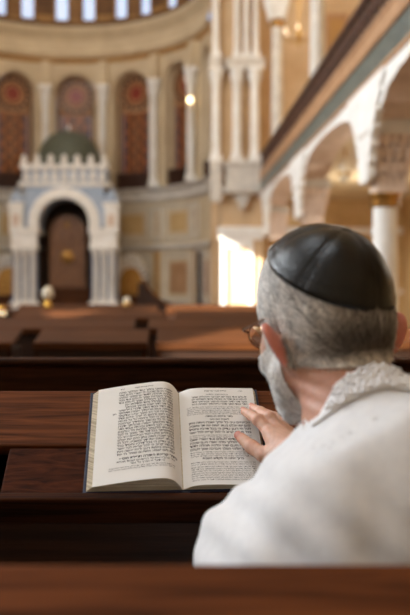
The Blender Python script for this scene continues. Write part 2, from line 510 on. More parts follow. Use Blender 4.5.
CR_C, CR_R = np.array([0, -.014, .034]), np.array([.0775, .1, .089])
def head_sdf(X):
    x, y, z = to_local(X); ax = np.abs(x); Q = [x, y, z]; A = [ax, y, z]
    d = ell(Q, CR_C, CR_R)
    d = smin(d, ell(Q, (0, -.045, -.012), (.066, .062, .06)), .03)            # occiput
    d = smin(d, ell(Q, (0, .03, -.025), (.062, .068, .088)), .03)             # face
    d = smin(d, ell(A, (.040, .052, -.03), (.024, .026, .024)), .02)          # cheeks
    d = smin(d, cap(A, (.047, .012, -.062), (.015, .076, -.1), .022, .019), .025)   # jaw
    d = smin(d, ell(Q, (0, .08, -.102), (.022, .018, .018)), .015)            # chin
    d = smin(d, cap(A, (.004, .088, .026), (.042, .07, .024), .011, .01), .012)   # brows
    d = smax(d, -ell(A, (.031, .092, .004), (.015, .013, .011)), .012)        # sockets
    d = smin(d, ell(A, (.031, .074, .003), (.0125, .0125, .0125)), .003)      # eyes
    d = smin(d, cap(Q, (0, .09, .012), (0, .113, -.03), .008, .011), .008)    # nose
    d = smin(d, ell(A, (.011, .1, -.034), (.008, .011, .008)), .006)
    d = smin(d, cap(A, (0, .096, -.06), (.017, .09, -.062), .0075, .004), .005)   # lips
    d = smin(d, cap(A, (0, .094, -.07), (.015, .089, -.069), .0075, .004), .004)
    # ears: tilted plate with rim, bowl and lobe
    ex, ey, ez = ax - .077, y + .026, z + .022
    t_ = .4; ex, ez = math.cos(t_) * ex - math.sin(t_) * ez, math.sin(t_) * ex + math.cos(t_) * ez      # top leans out
    c, s = math.cos(.62), math.sin(.62)
    rx, ry = c * ex + s * ey, -s * ex + c * ey        # plate swings away from the skull at its back
    c2, s2 = math.cos(.22), math.sin(.22)
    ry, rz = c2 * ry + s2 * ez, -s2 * ry + c2 * ez
    E_ = [rx, ry, rz]
    e = ell(E_, (.004, -.008, .002), (.007, .019, .033))
    rim = np.sqrt((np.sqrt((ry + .009) ** 2 / .36 + (rz - .003) ** 2) - .029) ** 2 + (rx - .006) ** 2 * 1.2) - .0042
    e = smin(e, rim, .004)
    e = smax(e, -ell(E_, (.012, -.003, -.002), (.008, .009, .014)), .005)
    e = smin(e, ell(E_, (.003, 0, -.031), (.006, .009, .01)), .006)
    d = smin(d, e, .006)
    return d
NB = hw((0, -.03, -.05)); NB2 = np.array([.236, 1.055, 1.05])
def neck_sdf(X):
    d = cap(X, NB, NB2, .060, .067)
    d = smin(d, cap(X, NB2, (.15, 1.05, .94), .05, .04), .05)
    return smin(d, cap(X, NB2, (.34, 1.02, .945), .05, .04), .05)
def skull_neck(X):
    n = neck_sdf(X)
    n = n + .0007 * np.sin((X[2] + .25 * X[0]) * 330) * np.exp(-((X[2] - 1.115) / .03) ** 2)   # nape creases
    return smin(head_sdf(X), n, .022)
hv, hf = snets(skull_neck, (.06, .97, .97), (.40, 1.32, 1.345), .0022)
def normals(fn, V, e=.0015):
    out = []
    for i in range(3):
        a = [V[:, k].copy() for k in range(3)]; b = [V[:, k].copy() for k in range(3)]; a[i] += e; b[i] -= e
        out.append(fn(a) - fn(b))
    n = np.stack(out, 1); return n / (np.linalg.norm(n, axis=1)[:, None] + 1e-9)

# right hand on the page: joints are points over the desk plane
BN = np.array(slope_frame(Y1, Z1).to_3x3() @ Vector((0, 0, 1))); BO = np.array(slope_frame(Y1, Z1) @ Vector((0, 0, 0)))
def hp(px, py, h):
    r = np.array(ray(px, py)); o = np.array([0, 0, CZ]) - BO - BN * h
    return np.array([0, 0, CZ]) + r * (-(o @ BN) / (r @ BN))
WR = hp(296, 456, .075)
FING = dict(
    index=[hp(271, 434, .056), hp(258.5, 420.5, .054), hp(250.5, 415, .040), hp(244.5, 411.5, .026)],
    middle=[hp(281, 433, .057), hp(270, 418, .058), hp(260.5, 411.5, .042), hp(253, 407.5, .026)],
    ring=[hp(288, 437, .050), hp(282, 424, .054), hp(274, 416.5, .040), hp(266, 412.5, .025)],
    little=[hp(293, 443, .042), hp(289.5, 432, .044), hp(284, 425, .034), hp(278, 421, .024)])
THUMB = [hp(279, 456, .055), hp(264, 455, .042), hp(252, 447, .036), hp(241.5, 438, .030)]
def hand_sdf(X):
    kn = [FING[k][0] for k in ('index', 'middle', 'ring', 'little')]
    d = cap(X, WR, kn[0], .021, .0125)
    for k in kn[1:]: d = smin(d, cap(X, WR, k, .021, .0118), .012)
    d = smin(d, cap(X, THUMB[0], kn[0], .016, .011), .014)
    d = smin(d, cap(X, WR, THUMB[0], .02, .0155), .012)
    for name, r in (('index', .0104), ('middle', .0104), ('ring', .0098), ('little', .0086)):
        j = FING[name]
        f = smin(cap(X, j[0], j[1], r * 1.1, r * .98), smin(cap(X, j[1], j[2], r * .96, r * .86), cap(X, j[2], j[3], r * .86, r * .7), .004), .004)
        f = smin(f, np.sqrt(sum((X[i] - j[1][i] - BN[i] * .001) ** 2 for i in range(3))) - r * 1.04, .004)
        d = smin(d, f, .005)
    t = smin(cap(X, THUMB[0], THUMB[1], .016, .0132), smin(cap(X, THUMB[1], THUMB[2], .0128, .0122), cap(X, THUMB[2], THUMB[3], .0122, .0094), .004), .004)
    d = smin(d, t, .007)
    return smin(d, cap(X, WR, WR + (WR - FING['middle'][0]) * .9, .023, .026), .012)
lo = np.min([p for j in FING.values() for p in j] + THUMB + [WR], axis=0) - .035; hi = np.max([p for j in FING.values() for p in j] + THUMB + [WR], axis=0) + .035
hi[0] += .04; lo[2] -= .02
rv, rf = snets(hand_sdf, lo, hi, .0016)

# left hand resting in the lap
LW = np.array([.13, 1.2, .60]); LD = np.array([.75, .62, -.12]); LD /= np.linalg.norm(LD); LS = np.array([-.6, .78, 0.]); LS /= np.linalg.norm(LS)
def lap_hand(X):
    d = None
    for i, ln in enumerate((.078, .086, .08, .062)):
        k = LW + LD * (.085 - .004 * abs(i - 1)) + LS * (.027 - .018 * i)
        f = smin(cap(X, k, k + LD * ln * .55 + np.array([0, 0, .006]), .0098, .009), cap(X, k + LD * ln * .55 + np.array([0, 0, .006]), k + LD * ln + np.array([0, 0, -.012]), .009, .0072), .004)
        m = smin(cap(X, LW, k, .022, .0125), f, .006)
        d = m if d is None else smin(d, m, .006)
    a = LW + LD * .03 + LS * .028; b_ = a + LD * .045 + LS * .018
    d = smin(d, smin(cap(X, a, b_, .014, .011), cap(X, b_, b_ + LD * .032, .011, .0085), .004), .008)
    return smin(d, cap(X, LW, LW - LD * .06, .025, .03), .012)
lv, lf = snets(lap_hand, LW - .13, LW + np.array([.22, .22, .09]), .003)

# trunk, arms and legs
SL, SR_ = np.array([.105, 1.06, .915]), np.array([.40, 1.01, .93])
EL, ER = np.array([.065, 1.13, .68]), np.array([.46, 1.2, .76])
WRI = WR + (WR - FING['middle'][0]) * .5; LWI = LW - LD * .05
HIP = [np.array([.14, .93, .565]), np.array([.33, .92, .565])]; KNE = [np.array([.12, 1.34, .56]), np.array([.36, 1.34, .56])]
ANK = [np.array([.11, 1.36, .1]), np.array([.37, 1.36, .1])]
def trunk(X, o=0.):
    d = cap(X, (.235, .93, .58), (.237, 1.0, .88), .125, .14)
    d = smin(d, cap(X, SL, SR_, .052), .05)
    d = smin(d, cap(X, (.236, 1.05, 1.05), (.236, 1.03, .95), .066, .08), .05)
    for s, e, w in ((SL, EL, LWI), (SR_, ER, WRI)):
        d = smin(d, cap(X, s, e, .05, .04), .03); d = smin(d, cap(X, e, w, .04, .027), .02)
    return d - o
def legs(X, o=0.):
    d = ell(X, (.235, .92, .58), (.17, .135, .1))
    for h, k, a in zip(HIP, KNE, ANK):
        d = smin(d, cap(X, h, k, .078, .055), .05); d = smin(d, cap(X, k, a, .053, .036), .03)
    return d - o
def body_low(X):
    d = smin(trunk(X), legs(X), .05)
    for a in ANK: d = smin(d, cap(X, a + np.array([0, .0, -.045]), a + np.array([0, .17, -.065]), .036, .024), .03)
    return d
bv_, bf_ = snets(body_low, (-.06, .74, .0), (.58, 1.62, 1.06), .009)
V = np.concatenate([hv, bv_, rv, lv]); o1 = len(hv); o2 = o1 + len(bv_); o3 = o2 + len(rv)
Fc = np.concatenate([hf, bf_ + o1, rf + o2, lf + o3])
ob = np_mesh('body', V, Fc, M['skin'], man)
loc = np.stack(to_local([V[:, i] for i in range(3)]), 1)
base = np.tile(L3((208, 162, 140)), (len(V), 1))
red = np.clip((np.abs(loc[:, 0]) - .074) / .012, 0, 1) * (np.abs(loc[:, 2] + .016) < .05) * (np.abs(loc[:, 1] + .02) < .05); red[o1:] = 0
base = base * (1 - red[:, None]) + L3((214, 134, 116)) * red[:, None]
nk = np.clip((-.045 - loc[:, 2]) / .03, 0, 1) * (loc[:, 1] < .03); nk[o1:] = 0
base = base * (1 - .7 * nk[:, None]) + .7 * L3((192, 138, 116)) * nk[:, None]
tips = np.zeros(len(V))
for j in list(FING.values()) + [THUMB]:
    for p_, r_, k_ in ((j[3], .013, 1.), (j[1], .012, .6)):
        dd = np.linalg.norm(V - p_, axis=1); tips = np.maximum(tips, k_ * np.clip(1 - dd / r_, 0, 1) ** .5)
base = base * (1 - .6 * tips[:, None]) + .6 * L3((216, 136, 118)) * tips[:, None]
mott = .5 + .5 * np.sin(V[:, 0] * 310 + 3 * np.sin(V[:, 2] * 170)) * np.sin(V[:, 1] * 290 + 2 * np.sin(V[:, 0] * 210))
base *= (.93 + .1 * mott[:, None]); tint(ob, base)
# fingernails
def nail(j2, j3, r, up):
    t = j3 - j2; t /= np.linalg.norm(t); u = up - t * (up @ t); u /= np.linalg.norm(u); s = np.cross(t, u)
    m = Matrix(((s[0], t[0], u[0], 0), (s[1], t[1], u[1], 0), (s[2], t[2], u[2], 0), (0, 0, 0, 1)))
    m.translation = Vector(j3 + t * r * .25 + u * r * .62)
    vs = []; n = 8
    for i in range(n + 1):
        for k in range(n + 1):
            a = (i / n - .5) * 2; c = (k / n - .5) * 2
            vs.append(m @ Vector((a * r * .72, c * r * .95 * (1 - .25 * a * a), r * .34 * (1 - a * a) - r * .1 * max(0, -c) ** 2)))
    fs = [(i * (n + 1) + k, (i + 1) * (n + 1) + k, (i + 1) * (n + 1) + k + 1, i * (n + 1) + k + 1) for i in range(n) for k in range(n)]
    return MB().add(vs, fs).build('fingernail', M['nail'], man, smooth=3.2)
for j, r in ((FING['index'], .0075), (FING['middle'], .0075), (FING['ring'], .007)): nail(j[2], j[3], r, BN)
nail(THUMB[2], THUMB[3], .0098, (np.array([-.12, .1, 1.3]) - THUMB[3]))

# clothes
v_, f_ = snets(lambda X: smax(trunk(X, .009), -(cap(X, WRI + (WRI - WR) * 1.6, WR + (FING['middle'][0] - WR) * .6, .05)), .004), (-.06, .74, .44), (.6, 1.5, 1.06), .008)
np_mesh('shirt', v_, f_, M['shirt'], man)
v_, f_ = snets(lambda X: legs(X, .01), (-.02, .74, .03), (.52, 1.46, .72), .011)
np_mesh('trousers', v_, f_, M['trousers'], man)
for a in ANK:
    def shoe(X): return smax(smin(cap(X, a + np.array([0, -.015, -.05]), a + np.array([0, .19, -.062]), .046, .036), cap(X, a, a + np.array([0, 0, -.05]), .045, .045), .03), -(X[2] - .004), .004)
    v_, f_ = snets(shoe, a - np.array([.08, .09, .11]), a + np.array([.08, .27, .03]), .007)
    np_mesh('shoe', v_, f_, M['shoe'], man)

# prayer shawl
def shawl_sdf(X):
    x, y, z = X
    d = cap(X, (.234, 1.090, 1.12), (.247, 1.04, 1.0), .070, .096)
    d = smin(d, cap(X, (.222, 1.072, 1.044), (.108, 1.065, .905), .067, .07), .03)
    d = smin(d, cap(X, (.27, 1.05, 1.04), (.42, 1.0, .95), .075, .08), .05)
    d = smin(d, ell(X, (.26, .965, .84), (.2, .125, .26)), .06)
    d = smin(d, cap(X, (.106, 1.065, .9), (.072, 1.12, .66), .07, .08), .04)
    d = smin(d, cap(X, (.42, 1.0, .94), (.46, 1.14, .72), .08, .09), .05)
    d = smin(d, cap(X, (.15, 1.0, .85), (.14, 1.03, .6), .11, .115), .06)
    # hanging folds
    w = np.exp(-((z - .8) / .22) ** 2)
    d = d + w * (.006 * np.sin(x * 46 + z * 9 + 1.5 * np.sin(z * 7)) + .003 * np.sin(x * 95 - z * 22 + y * 12))
    s = -(x - .152) * .45 + (z - 1.059) * .893                                  # the upper layer folded over the collar
    d = d - .008 / (1 + np.exp(np.clip(s / .0025, -30, 30))) * np.exp(np.minimum(s, 0) / .10) * (y < 1.09)
    k = (x - .236) * .72 + (z - 1.02) * .7
    d = d + .003 * np.sin(k * 120 + y * 25) * np.exp(-((z - .97) / .07) ** 2)
    return d
NA = np.array([.0, .62, -.25])    # neck opening: everything above a tilted plane is cut away
def cut_plane(X):
    x, y, z = X
    return (z - 1.168) + 1.1 * (y - 1.02) + .55 * np.sqrt((x - .246) ** 2 + .0004)
def shawl_full(X):
    d = shawl_sdf(X)
    inner = d + .011
    d = smax(d, -smin(inner, neck_sdf(X) - .004, .004), .003)
    d = smax(d, cut_plane(X), .006)
    d = smax(d, .50 + .03 * np.sin(X[0] * 30) - X[2], .004)
    front = X[1] - 1.11 - .5 * np.clip(np.abs(X[0] - .236), 0, .3) - np.clip(1.0 - X[2], 0, 1) * .1
    d = smax(d, np.minimum(front, .08 - np.abs(X[0] - .25)), .01)    # open in front
    return d
v_, f_ = snets(shawl_full, (-.1, .76, .46), (.62, 1.3, 1.17), .0048)
sh = np_mesh('prayer_shawl', v_, f_, M['shawl'], man)
# embroidered neckband lying on the shawl round the neck opening
NPH, NTT = 90, 12
phs = np.radians(np.linspace(-100, 56, NPH)); tts = np.linspace(.001, .056, NTT)
cx_, cy_ = .240, 1.058
PHg, TTg = np.meshgrid(phs, tts, indexing='ij'); dx_, dy_ = -np.sin(PHg), -np.cos(PHg)
def bpt(rho):
    X_ = cx_ + dx_ * rho; Y_ = cy_ + dy_ * rho; return X_, Y_, 1.168 - 1.1 * (Y_ - 1.02) - .55 * np.sqrt((X_ - .246) ** 2 + .0004) - TTg
best = np.full(PHg.shape, .03)
for rho in np.linspace(.03, .2, 240):
    best = np.where(shawl_sdf(bpt(rho)) < 0, rho, best)
for _ in range(3):
    best[1:-1] = (best[:-2] + 2 * best[1:-1] + best[2:]) / 4; best[:, 1:-1] = (best[:, :-2] + 2 * best[:, 1:-1] + best[:, 2:]) / 4
G = np.stack(bpt(best + .0028), -1)
gu = np.gradient(G, axis=0); gv = np.gradient(G, axis=1); GN = np.cross(gu, gv); GN /= np.linalg.norm(GN, axis=-1)[..., None]
if (GN[NPH // 2, 6] @ np.array([0, -1, .3])) < 0: GN = -GN
nbv = G.reshape(-1, 3); nbf = [(i * NTT + k, i * NTT + k + 1, (i + 1) * NTT + k + 1, (i + 1) * NTT + k) for i in range(NPH - 1) for k in range(NTT - 1)]
eb = MB()
for i in range(4, NPH - 4, 5):
    for k in ((2, 6, 9) if (i // 5) % 2 else (4, 8)):
        c = Vector(G[i, k]); n = Vector(GN[i, k]); a = Vector(gu[i, k]).normalized(); b2 = n.cross(a)
        c = c + n * .0022; q_ = i * .7 + k
        for p_ in range(5):
            t = 2 * PI * p_ / 5 + q_; dv = a * math.cos(t) + b2 * math.sin(t); sd = n.cross(dv)
            eb.add([c, c + dv * .005 + sd * .003, c + dv * .0095, c + dv * .005 - sd * .003, c + dv * .005 + n * .0024], [(0, 1, 4), (1, 2, 4), (2, 3, 4), (3, 0, 4)])
bo = np_mesh('neckband', np.concatenate([nbv, np.array(eb.v)]), nbf + [tuple(k + len(nbv) for k in f) for f in eb.f], M['silver'], man)
sm = bo.modifiers.new('thick', 'SOLIDIFY'); sm.thickness = .003; sm.offset = 0

# skullcap of six leather gores
KAX = Vector((.25, -.42, .87)).normalized(); Rl = HR.T
kx = KAX.cross(Vector((0, 1, 0))).normalized(); ky = KAX.cross(kx)
KC = Vector(hw(CR_C))
def kippah_r(dv, a, ph):
    l = Rl @ np.array(dv); rr = 1 / math.sqrt(sum((l[i] / CR_R[i]) ** 2 for i in range(3)))
    seg = (ph / (PI / 3)) % 1; e = abs(seg - .5) * 2         # 1 on a seam
    w = min(1, a / .5)
    return rr + .0085 + .0022 * w * (1 - e ** 2) + (.0014 * math.exp(-((1 - e) / .05) ** 2) - .0010 * math.exp(-((1 - e) / .14) ** 2)) * w
AM = math.radians(69); NA_, NP_ = 26, 180
def ksurf(off):
    out = []
    for i in range(NA_ + 1):
        a = AM * i / NA_
        for k in range(NP_):
            ph = 2 * PI * k / NP_ + .35
            dv = KAX * math.cos(a) + (kx * math.cos(ph) + ky * math.sin(ph)) * math.sin(a)
            out.append(KC + dv * (kippah_r(dv, a, ph) + off + (.0012 if i >= NA_ - 2 else 0) * (off == 0)))
    return out
kv = ksurf(0) + ksurf(-.0035); n1 = (NA_ + 1) * NP_
kf = []
for s_ in (0, n1):
    for i in range(NA_):
        for k in range(NP_):
            q = (s_ + i * NP_ + k, s_ + (i + 1) * NP_ + k, s_ + (i + 1) * NP_ + (k + 1) % NP_, s_ + i * NP_ + (k + 1) % NP_)
            kf.append(q if s_ == 0 else q[::-1])
for k in range(NP_):
    a = NA_ * NP_ + k; b2 = NA_ * NP_ + (k + 1) % NP_
    kf.append((a, a + n1, b2 + n1, b2))
kip = np_mesh('skullcap', np.array([tuple(v) for v in kv]), kf, M['leather'], man)
bt = MB(); bt.lathe([(.0, .0022), (.005, .0018), (.008, .0008), (.009, -.001)], n=16, fr=Matrix.Translation(KC + KAX * (kippah_r(KAX, 0, 0) - .0005)) @ KAX.to_track_quat('Z', 'Y').to_matrix().to_4x4(), caps=False)
bt.build('button', M['leather'], kip, smooth=3.2)

# hair and beard: a thin shell plus thousands of short locks
hl = loc[:len(hv)]; hn = normals(skull_neck, hv)
inkip = ((hv - np.array(KC)) @ np.array(KAX)) / np.linalg.norm(hv - np.array(KC), axis=1) > math.cos(AM - .12)
lx, ly, lz = hl[:, 0], hl[:, 1], hl[:, 2]
ear = (np.abs(lx) > .0755) & (np.abs(ly + .032) < .035) & (np.abs(lz + .024) < .044)
nearear = (np.abs(lx) > .06) & (ly > -.026) & (ly < .004) & (lz > -.06) & (lz < .008)
hair_m = (ly < .034 + .15 * np.clip(lz - .02, -.1, .03)) & (lz > -.058 - .25 * np.clip(-ly - .06, -.06, .05) + .0 * lx) & ~ear & (lz < .118)
hair_m &= ~((ly > -.03) & (lz < -.03)) & ~nearear
beard_m = (lz < -.022 - .28 * np.clip(ly - .03, 0, .08)) & (ly > -.004 + .45 * np.clip(-lz - .085, 0, .1)) & (lz > -.118) & ~ear
beard_m |= (lz > -.05) & (lz < .008) & (ly > .002) & (ly < .028) & (np.abs(lx) > .05)      # sideburns
beard_m |= (np.abs(lx) < .026) & (lz > -.056) & (lz < -.044) & (ly > .08)                   # moustache
beard_m &= ~((np.abs(lx) < .016) & (lz > -.068) & (lz < -.055) & (ly > .08))
def tone(p, mode):
    x, y, z = p
    if mode == 'beard': c = L3((238, 232, 226)); k = .22
    else:
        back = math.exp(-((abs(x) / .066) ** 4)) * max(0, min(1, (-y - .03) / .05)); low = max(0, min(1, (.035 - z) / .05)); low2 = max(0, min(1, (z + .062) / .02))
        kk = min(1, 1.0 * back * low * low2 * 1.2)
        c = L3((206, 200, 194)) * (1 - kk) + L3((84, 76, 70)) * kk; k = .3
    cl = math.sin(x * 260 + 2 * math.sin(z * 90)) * math.sin(z * 120 + y * 150 + 2 * math.sin(x * 110))
    return c * max(.25, 1 + k * rng.normal() + .28 * cl)
def locks(name, msk, count, length, width, mode, parent):
    tri = np.concatenate([hf[:, [0, 1, 2]], hf[:, [0, 2, 3]]]); tri = tri[msk[tri].all(1)]
    a, b2, c = hv[tri[:, 0]], hv[tri[:, 1]], hv[tri[:, 2]]
    ar = np.linalg.norm(np.cross(b2 - a, c - a), axis=1); pick = rng.choice(len(tri), count, p=ar / ar.sum())
    uu = rng.random((count, 2)); fl = uu.sum(1) > 1; uu[fl] = 1 - uu[fl]
    p = a[pick] + (b2 - a)[pick] * uu[:, :1] + (c - a)[pick] * uu[:, 1:]
    nn = hn[tri[pick, 0]]; ll = hl[tri[pick, 0]]
    vs, fs, cs = [], [], []
    for i in range(count):
        n = nn[i]; l = ll[i]
        if mode == 'beard': g = HR @ np.array([.25 * np.sign(l[0]), .1, -1.]); wv, lift = .8, .55
        else: g = HR @ np.array([.25 * np.sign(l[0]) * max(0, .5 - abs(l[0]) * 8), -.55 if abs(l[0]) > .045 else -.1, -.8]); wv, lift = .5, .26
        g = g + rng.normal(0, wv * .5, 3); g -= n * (g @ n); g /= np.linalg.norm(g) + 1e-9
        L_ = length * (.55 + .9 * rng.random()); fade = 1.
        if mode == 'hair': fade = max(.3, min(1, (l[2] + .075) / .05)); L_ *= fade
        s_ = np.cross(g, n); w = width * (.6 + .8 * rng.random())
        bend = rng.normal(0, .25)
        p0 = p[i] - n * .001; p1 = p0 + (g + n * lift * fade) * L_ * .5; p2 = p1 + (g * 1. + n * (lift - .45) * fade + s_ * bend) * L_ * .5
        o = len(vs); col = np.clip(tone(l, mode), .008, .9)
        for q, ww in ((p0, w), (p1, w * .9)): vs += [q - s_ * ww, q + s_ * ww, q + n * ww * 1.1]
        vs.append(p2); cs += [col * .92] * 3 + [col] * 3 + [col * 1.05]
        fs += [(o, o + 3, o + 5, o + 2), (o + 2, o + 5, o + 4, o + 1), (o + 3, o + 6, o + 5), (o + 5, o + 6, o + 4)]
    ob = np_mesh(name, vs, fs, M['hair'], parent); tint(ob, np.array(cs)); return ob
def shell(name, msk, off, mode, parent):
    f = hf[msk[hf].all(1)]; u, inv = np.unique(f, return_inverse=True); f = inv.reshape(f.shape)
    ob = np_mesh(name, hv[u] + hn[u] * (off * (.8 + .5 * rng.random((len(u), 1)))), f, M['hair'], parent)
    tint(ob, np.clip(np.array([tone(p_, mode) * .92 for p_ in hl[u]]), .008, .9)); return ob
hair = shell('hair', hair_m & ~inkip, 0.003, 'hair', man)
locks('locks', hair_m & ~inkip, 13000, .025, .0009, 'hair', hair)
beard = shell('beard', beard_m, .0035, 'beard', man)
locks('curls', beard_m, 9000, .0135, .0008, 'beard', beard)
brow_m = (lz > .018) & (lz < .03) & (np.abs(lx) > .012) & (np.abs(lx) < .05) & (ly > .06)
for s_ in (-1, 1): locks('eyebrow', brow_m & (lx * s_ > 0), 130, .009, .0006, 'beard', man)

# spectacles
gl = bpy.data.objects.new('spectacles', None); COL.objects.link(gl)
gl.location = man.location * 0; gl.parent = man; gl.matrix_parent_inverse = Matrix.Translation(-Vector(man.location))
def lp(x, y, z): return Vector(hw((x, y, z)))
gz = .002
for s_ in (-1, 1):
    ring = []
    for i in range(28):
        a = 2 * PI * i / 28
        ring.append(lp(s_ * (.034 + .0255 * math.cos(a)), .112 - .010 * ((.034 + .0255 * math.cos(a)) / .06) ** 2 + .003 * math.sin(a), gz + .0195 * math.sin(a)))
    MB().tube(ring, .0012, 6, closed=True).build('rim', M['frame'], gl, smooth=3.2)
    b = MB(); vs = list(ring) + [v + (lp(0, .1, 0) - lp(0, .1018, 0)) for v in ring]; k = 28
    b.add(vs, [tuple(range(k)), tuple(range(k, 2 * k))[::-1]] + [(i, (i + 1) % k, (i + 1) % k + k, i + k) for i in range(k)])
    b.build('lens', M['lens'], gl)
    MB().tube([lp(s_ * .058, .102, gz + .006), lp(s_ * .066, .1, gz + .008), lp(s_ * .074, .088, gz + .010), lp(s_ * .079, .04, gz + .011), lp(s_ * .0795, .0, gz + .012),
               lp(s_ * .0785, -.02, gz + .006), lp(s_ * .077, -.03, gz - .012)], [.0016, .002, .0021, .0015, .0013, .0014, .0014], 6).build('temple', M['frame'], gl, smooth=3.2)
MB().tube([lp(-.0095, .112, gz + .004), lp(-.004, .116, gz + .008), lp(.004, .116, gz + .008), lp(.0095, .112, gz + .004)], .0012, 6).build('bridge', M['frame'], gl, smooth=3.2)

# ------------------------------------------------------------------ the hall
XC, YC, RA = -3.04, 22.0, 4.0           # centre of the apse
def TF(th, r=RA, z=0):
    """frame on the apse wall at angle th (degrees): x along the wall, y outwards, z up"""
    t = math.radians(th)
    return Matrix.Translation((XC + r * math.sin(t), YC + r * math.cos(t), z)) @ Matrix.Rotation(-t, 4, 'Z')

XL, XA, YB, ZT = -8.3, 5.6, -5.0, 12.6  # left wall, aisle wall, rear wall, roof
struct(MB().box(XL - .3, XA + .3, YB - .3, 27, -.2, 0).build('floor', M['floor']))
struct(MB().box(XL - .3, XA + .3, YB - .3, 27, ZT, ZT + .2).build('ceiling', M['ceil']))
struct(MB().box(XL - .3, XA + .3, YB - .3, YB, 0, ZT).build('wall_rear', M['plaster']))
struct(MB().box(XA, XA + .3, YB, 21.6, 0, ZT).build('wall_aisle', M['plaster_warm']))
# left wall, built round its tall windows
LW_Y = [(-3.1, 1.5), (2.0, 1.5), (7.2, 1.5), (11.9, 1.7)]; LW_Z = (4.8, 7.6)
b = MB(); y = YB
for yc, w in LW_Y:
    b.box(XL - .3, XL, y, yc - w / 2, 0, ZT); b.box(XL - .3, XL, yc - w / 2, yc + w / 2, 0, LW_Z[0]); b.box(XL - .3, XL, yc - w / 2, yc + w / 2, LW_Z[1], ZT)
    y = yc + w / 2
b.box(XL - .3, XL, y, 27, 0, ZT); struct(b.build('wall_left', M['plaster']))
# end walls on either side of the apse
EWY = 21.0
b = MB(); b.box(2.12, XA, EWY, EWY + .4, 0, 3.3); struct(b.build('wall_aisle_end', M['plaster_warm']))
b = MB(); b.box(2.12, XA, EWY, EWY + .4, 3.3, ZT); struct(b.build('wall_gallery_end', M['peach']))
b = MB(); b.box(XL, -7.0, 20.5, 22, 0, ZT); struct(b.build('wall_pier_far', M['peach']))
struct(MB().box(2.35, XA, 0, EWY, 3.3, 3.42).build('floor_gallery', M['ceil']))
b = MB()
b.box(2.6, XA, EWY - .05, EWY, 2.45, 2.62, bv=.02); b.box(2.6, XA, EWY - .03, EWY, 1.0, 1.08)
struct(b.build('trim_1', M['stone']))
# door panel on the gallery's end wall
b = MB(); px0, px1 = P(325, 0, EWY).x, P(347, 0, EWY).x; zt_ = P(0, 14, EWY).z
b.box(px0, px1, EWY - .04, EWY, 3.5, zt_, mi=0); b.box(px0 + .09, px1 - .09, EWY - .07, EWY - .03, 3.5, zt_ - .12, mi=1, bv=.01)
dr = struct(b.build('door_1', [M['moulding'], M['ochre']]))
MB().lathe([(.0, .03), (.03, .02), (.03, -.02), (0, -.03)], (px1 - .16, EWY - .1, 4.5), n=10).build('door_handle', M['brass'], dr)

# apse wall: curved, with arched openings cut for its windows
WIN = [-52, -26, 0, 26, 52, 78]
OW, OZ0, OZS = .63, 4.05, 6.98
vs, fs = [], []
th0, th1, nt = -100, 88, 752; zs = [0, .6, 1.2, 2.2, 3.2, 4.05] + [4.05 + .05 * i for i in range(1, 72)] + [7.8, 8.0]
for z in zs:
    for i in range(nt + 1):
        t = math.radians(th0 + (th1 - th0) * i / nt); vs.append((XC + RA * math.sin(t), YC + RA * math.cos(t), z))
for j in range(len(zs) - 1):
    zc = (zs[j] + zs[j + 1]) / 2
    for i in range(nt):
        t = th0 + (th1 - th0) * (i + .5) / nt; hole = False
        for w in WIN:
            a = abs(math.sin(math.radians(t - w))) * RA
            if abs(t - w) < 15 and a < OW and OZ0 < zc and (zc < OZS or a * a + (zc - OZS) ** 2 < OW * OW): hole = True
        if not hole:
            k = j * (nt + 1) + i; fs.append((k, k + 1, k + nt + 2, k + nt + 1))
struct(MB().add(vs, fs).build('wall_apse', M['plaster'], smooth=3.2))
def ring(prof, name, m, a0=-100, a1=88):
    """profile (inward offset, z) swept round the apse"""
    b = MB(); b.lathe([(RA - o, z) for o, z in prof], (XC, YC, 0), n=96, a0=math.radians(90 - a1), a1=math.radians(90 - a0), caps=False)
    return struct(b.build(name, m, smooth=.5))
ring([(0, 7.92), (.05, 7.94), (.05, 8.06), (0, 8.08)], 'trim_2', M['ochre'])
ring([(0, 8.06), (.12, 8.1), (.14, 8.2), (.06, 8.26), (.02, 8.4), (.02, 8.62), (.1, 8.74), (.22, 8.86), (.24, 8.98), (.2, 9.0), (0, 9.02)], 'trim_3', M['plaster'])
ring([(.0, 9.0), (.2, 9.02), (.2, 9.12), (-.1, 9.14), (-.1, 9.2)], 'trim_4', M['brownpaint'])
ring([(0, 3.62), (.08, 3.66), (.1, 3.74), (.04, 3.8), (.04, 3.94), (.12, 4.0), (.14, 4.06), (0, 4.08)], 'trim_5', M['stonegrey'])
ring([(0, 2.2), (.07, 2.23), (.1, 2.3), (.05, 2.37), (0, 2.39)], 'trim_6', M['stonegrey'])
ring([(0, 0.02), (.08, .03), (.08, .5), (.03, .56), (0, .57)], 'trim_7', M['stonegrey'])
# panels and ochre strips of the lower apse wall
k = 8
def wall_panel(th, w, z0, z1, m_in):
    global k
    fr = TF(th); b = MB()
    b.box(-w, w, -.05, .06, z0, z0 + .07, fr); b.box(-w, w, -.05, .06, z1 - .07, z1, fr)
    b.box(-w, -w + .07, -.05, .06, z0, z1, fr); b.box(w - .07, w, -.05, .06, z0, z1, fr)
    b.box(-w + .07, w - .07, -.012, .06, z0 + .07, z1 - .07, fr, mi=1)
    b.box(-w + .2, w - .2, -.022, .06, z0 + .22, z1 - .22, fr, mi=2)
    struct(b.build('trim_%d' % k, [M['stonegrey'], M['plaster'], m_in])); k += 1
for th in (26, 52, -26, -52, 77): wall_panel(th, .62 if th != 77 else .4, .72, 2.08, M['moulding'])
for th in (13, 39, 65, -39): wall_panel(th, .18, 2.5, 3.5, M['ochre'])
for th in (26, 52, -26): wall_panel(th, .6, 2.5, 3.5, M['plaster_warm'])
